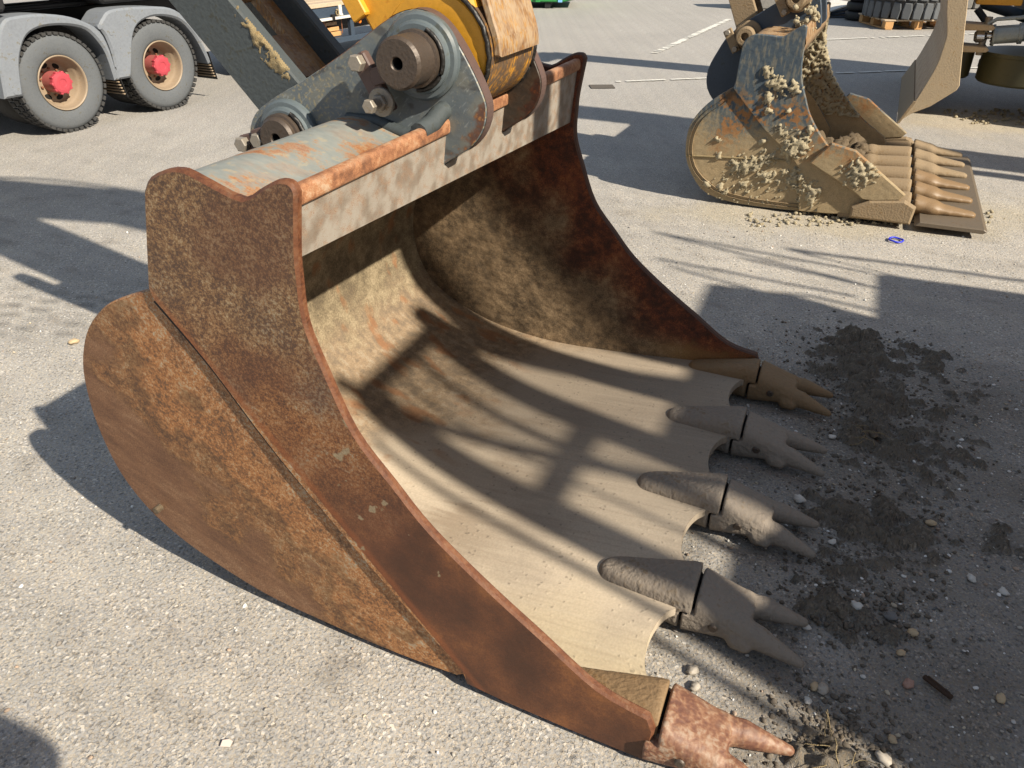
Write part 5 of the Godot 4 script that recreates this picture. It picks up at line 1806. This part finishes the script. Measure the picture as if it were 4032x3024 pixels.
func small_things():
	soil_spread()
	clod("soil_clod", "crumbly dark soil heap with a few dry roots at the nearest tooth tip", 0.70, -1.03, 0.060, 0.03, 12, M.soil)
	roots(get_node("soil_clod"), 0.07, 14)
	clod("soil_clod", "broken dark clod pressed against the upper point of the second tooth", 0.85, -1.47, 0.050, 0.025, 9, M.soil)
	clod("soil_clod", "dark clod with dry roots between the two farthest teeth", 1.29, -2.25, 0.060, 0.03, 12, M.soil)
	roots(get_node("soil_clod_002"), 0.07, 14)
	clod("soil_clod", "dark soil lump at the tip of the farthest tooth", 1.41, -2.50, 0.055, 0.02, 10, M.soil)
	clod("soil_clod", "small dark soil lump, farthest of all from the camera", 1.55, -3.05, 0.05, 0.015, 9, M.soil)
	# loose gravel, thickest by the teeth
	var mm := MultiMesh.new()
	mm.transform_format = MultiMesh.TRANSFORM_3D
	mm.use_colors = true
	var st := mb(true)
	blob(st, Vector3.ZERO, Vector3.ONE, 0.45, 1.1, 4.0, 7, 5)
	st.generate_normals(); st.index()
	mm.mesh = st.commit()
	var N := 12000
	mm.instance_count = N
	var cols := [Color(0.62, 0.60, 0.56), Color(0.40, 0.37, 0.32), Color(0.50, 0.43, 0.32), Color(0.14, 0.14, 0.14), Color(0.72, 0.71, 0.68), Color(0.27, 0.24, 0.21), Color(0.36, 0.27, 0.2)]
	for i in N:
		var p: Vector3
		var pick := rng.randf()
		if pick < 0.62:
			p = BO + BU * rng.randf_range(-0.5, 2.4) + BV * (-0.45 + 2.0 * pow(rng.randf(), 0.8))
		else:
			p = Vector3(rng.randf_range(-2.6, 2.8), 0, rng.randf_range(-4.6, -0.7))
		var crumb := i > 9000
		if crumb:
			var hp: Array = [[1.5, -2.9, 0.3], [1.4, -2.6, 0.3], [1.35, -2.25, 0.28], [1.1, -1.8, 0.28], [0.92, -1.5, 0.2], [0.74, -1.08, 0.16]][rng.randi() % 6]
			p = Vector3(hp[0] + rng.randfn() * hp[2] * 0.5, 0, hp[1] + rng.randfn() * hp[2] * 0.5)
		var s := 0.0014 + 0.0046 * pow(rng.randf(), 4.5)
		if pick < 0.62 and rng.randf() < 0.05: s *= 1.5
		if crumb: s = 0.002 + 0.006 * pow(rng.randf(), 2.5)
		var b := Basis.from_euler(Vector3(rng.randf() * 0.6, rng.randf() * TAU, rng.randf() * 0.6)).scaled_local(Vector3(s * rng.randf_range(0.9, 1.6), s * rng.randf_range(0.5, 0.8), s))
		mm.set_instance_transform(i, Transform3D(b, p + Vector3.UP * (s * 0.25 - 0.003)))
		mm.set_instance_color(i, (Color(0.11, 0.09, 0.068) if crumb else cols[rng.randi() % 7]) * rng.randf_range(0.75, 1.1))
	var mi := MultiMeshInstance3D.new()
	mi.name = "gravel"
	mi.multimesh = mm
	mi.material_override = M.pebble
	add_child(mi)
	tag(mi, "loose pale and dark gravel scattered over the yard", "gravel", "", "stuff")
	# stones big enough to point at
	var stones := [
		[0.96, -1.731, 0.010, 0, "white pebble below the lower point of the middle tooth"],
		[0.939, -1.477, 0.014, 0, "white flat stone right of the clod at the second tooth"],
		[1.296, -1.813, 0.013, 2, "cream squarish stone right of the cracked soil slab"],
		[1.303, -1.584, 0.012, 0, "white long pebble left of the right picture edge, upper one"],
		[1.365, -1.531, 0.012, 0, "white angular pebble at the right picture edge, lower one"],
		[1.014, -1.441, 0.016, 3, "grey slanting stone in the gravel between second and third tooth"],
		[1.049, -1.388, 0.012, 2, "tan cube-like stone standing alone above the dark stick"],
		[0.737, -1.222, 0.011, 2, "tan pebble on the left of a touching pair near the shadow edge"],
		[0.753, -1.214, 0.014, 1, "grey-beige stone on the right of a touching pair near the shadow edge"],
		[0.707, -1.183, 0.009, 0, "pale small stone below the touching pair"],
		[0.866, -1.082, 0.009, 2, "yellowish pebble in the sunlit wedge at lower right"],
		[0.825, -1.034, 0.015, 1, "pale stone at the bottom edge in the sunlight"],
		[1.171, -1.189, 0.012, 2, "tan round stone right of the dark stick"],
		[0.968, -1.229, 0.013, 4, "pinkish stone touching the dark stick"],
		[0.449, -1.269, 0.013, 1, "pale stone in the sun under the second tooth"],
		[0.446, -1.222, 0.012, 1, "pale stone in the sun nearest the front lip"],
		[0.925, -1.928, 0.016, 0, "bright white stone above the middle tooth"],
		[1.155, -2.278, 0.011, 0, "white pebble between the points of the fourth tooth"],
		[0.776, -1.406, 0.010, 0, "white pebble at the upper point of the second tooth"],
		[0.990, -1.323, 0.010, 2, "tan pebble right of the second tooth"],
		[-1.938, -3.008, 0.018, 2, "brown stone left of the bucket's back"]]
	for s in stones:
		st = mb(true)
		blob(st, Vector3.ZERO, Vector3(1.25, 0.62, 0.95) * s[2], 0.5, 1.0, s[0] * 40, 12, 8)
		var o := put("stone", st, M.stone[s[3]], self)
		o.position = Vector3(s[0], s[2] * 0.35, s[1])
		o.rotation.y = s[1] * 7.0
		tag(o, s[4], "stone", "stones lying by the teeth")
	# a charred stick, a scrap of paper, a blue ring
	st = mb()
	var tw := PackedVector2Array()
	bar(st, Vector3(1.011, 0.010, -1.247), Vector3(1.052, 0.009, -1.185), 0.013, 0.010, 0.003)
	bar(st, Vector3(1.018, 0.015, -1.243), Vector3(1.050, 0.013, -1.194), 0.006, 0.006, 0.002)
	var o := put("stick_of_wood", st, M.twig, self)
	tag(o, "short charred stick on the shaded ground at lower right", "stick")
	st = mb()
	prism(st, pv([-0.012, -0.008, 0.010, -0.009, 0.013, 0.004, 0.004, 0.009, -0.011, 0.007]), 0, 0.002, 0.0004, 0, 0, Transform3D(Basis(Vector3.RIGHT, -PI / 2 + 0.1), Vector3(-0.647, 0.003, -1.072)))
	o = put("paper_scrap", st, M.litter, self)
	tag(o, "pale crumpled paper scrap on the sunlit ground at lower left", "litter")
	st = mb(true)
	var ring := []
	for i in 25: ring.append(Vector3(2.238 + cos(TAU * i / 24) * 0.038, 0.006 + 0.002 * sin(i * 0.8), -4.271 + sin(TAU * i / 24) * 0.038))
	tube(st, ring, 0.0055, 8, false)
	o = put("blue_ring", st, M.ring_blue, self)
	tag(o, "small blue plastic ring lying in front of the muddy bucket", "ring")
	# clay crumbs shed by the muddy bucket and the blade
	st = mb(true)
	for i in 260:
		var k := rng.randf_range(0.004, 0.016)
		var p := Vector3(rng.randf_range(1.45, 3.1), 0, 0)
		p.z = -4.66 + (p.x - 2.1) * -0.04 + rng.randf_range(-0.12, 0.12)
		blob(st, p + Vector3.UP * k * 0.3, Vector3(k, k * 0.7, k), 0.6, 1.7, i, 6, 4)
	for i in 320:
		var k := rng.randf_range(0.005, 0.02)
		blob(st, Vector3(rng.randf_range(4.2, 6.2), k * 0.3, -7.55 + rng.randf_range(-0.35, 0.3)), Vector3(k, k * 0.7, k), 0.6, 1.7, i, 6, 4)
	o = put("clay_crumbs", st, M.mud, self, "stuff")
	tag(o, "dry yellow clay crumbs shed round the muddy bucket and blade", "clay", "", "stuff")


# ------------------------------------------------------------------ the person taking the picture, behind the lens
func photographer():
	var t := thing("person", "person holding up a phone, seen only by the shadow at lower left", "person", Vector3(-0.06, 0, 0.16))
	t.scale = Vector3(1.0, 1.13, 1.13)
	var J := [
		[Vector3(-0.10, 0.90, 0), Vector3(0.10, 0.90, 0), 0.12, 0.12],
		[Vector3(0, 0.92, 0), Vector3(0, 1.36, 0), 0.13, 0.15],
		[Vector3(-0.14, 1.36, 0.01), Vector3(0.14, 1.36, 0.01), 0.08, 0.08],
		[Vector3(0, 1.40, 0), Vector3(0, 1.50, -0.02), 0.06, 0.055],
		[Vector3(0, 1.56, 0.0), Vector3(0, 1.66, -0.01), 0.085, 0.095],
		[Vector3(0, 1.57, -0.09), Vector3(0, 1.555, -0.115), 0.018, 0.014],
		[Vector3(-0.10, 0.88, 0), Vector3(-0.11, 0.48, -0.01), 0.095, 0.062],
		[Vector3(-0.11, 0.48, -0.01), Vector3(-0.12, 0.08, 0.02), 0.062, 0.042],
		[Vector3(-0.12, 0.05, 0.03), Vector3(-0.13, 0.035, -0.15), 0.045, 0.035],
		[Vector3(0.10, 0.88, 0), Vector3(0.11, 0.48, -0.01), 0.095, 0.062],
		[Vector3(0.11, 0.48, -0.01), Vector3(0.12, 0.08, 0.02), 0.062, 0.042],
		[Vector3(0.12, 0.05, 0.03), Vector3(0.13, 0.035, -0.15), 0.045, 0.035],
		[Vector3(-0.19, 1.36, 0.01), Vector3(-0.24, 1.14, -0.08), 0.055, 0.045],
		[Vector3(-0.24, 1.14, -0.08), Vector3(-0.01, 1.39, -0.07), 0.043, 0.032],
		[Vector3(0.19, 1.36, 0.01), Vector3(0.25, 1.14, -0.08), 0.055, 0.045],
		[Vector3(0.25, 1.14, -0.08), Vector3(0.125, 1.39, -0.07), 0.043, 0.032]]
	for s in [-1, 1]:
		for k in 4:
			J.append([Vector3(0.06 + s * 0.075, 1.385 + k * 0.016, -0.075), Vector3(0.06 + s * 0.045, 1.41 + k * 0.015, -0.085), 0.009, 0.008])
		J.append([Vector3(0.06 + s * 0.07, 1.385, -0.06), Vector3(0.06 + s * 0.04, 1.41, -0.055), 0.010, 0.009])
	var st := mb(true)
	nets(st, Vector3(-0.36, -0.02, -0.27), Vector3(0.36, 1.82, 0.22), 0.022, func(p):
		var d := 9.0
		for j in J: d = smin(d, caps(p, j[0], j[1], j[2], j[3]), 0.03)
		return maxf(d, -p.y))
	put("body", st, M.cloth, t)
	st = mb(true)
	blob(st, Vector3(0, 1.665, 0.015), Vector3(0.103, 0.09, 0.108), 0.05, 2, 1, 16, 10)
	put("hair", st, M.twig, t)
	var ph := thing("phone", "phone held up by the person taking the picture", "phone", Vector3(0, 1.59, 0.055))
	st = mb()
	box(st, Vector3.ZERO, Vector3(0.15, 0.074, 0.008), 0.003)
	put("phone_body", st, M.black, ph)
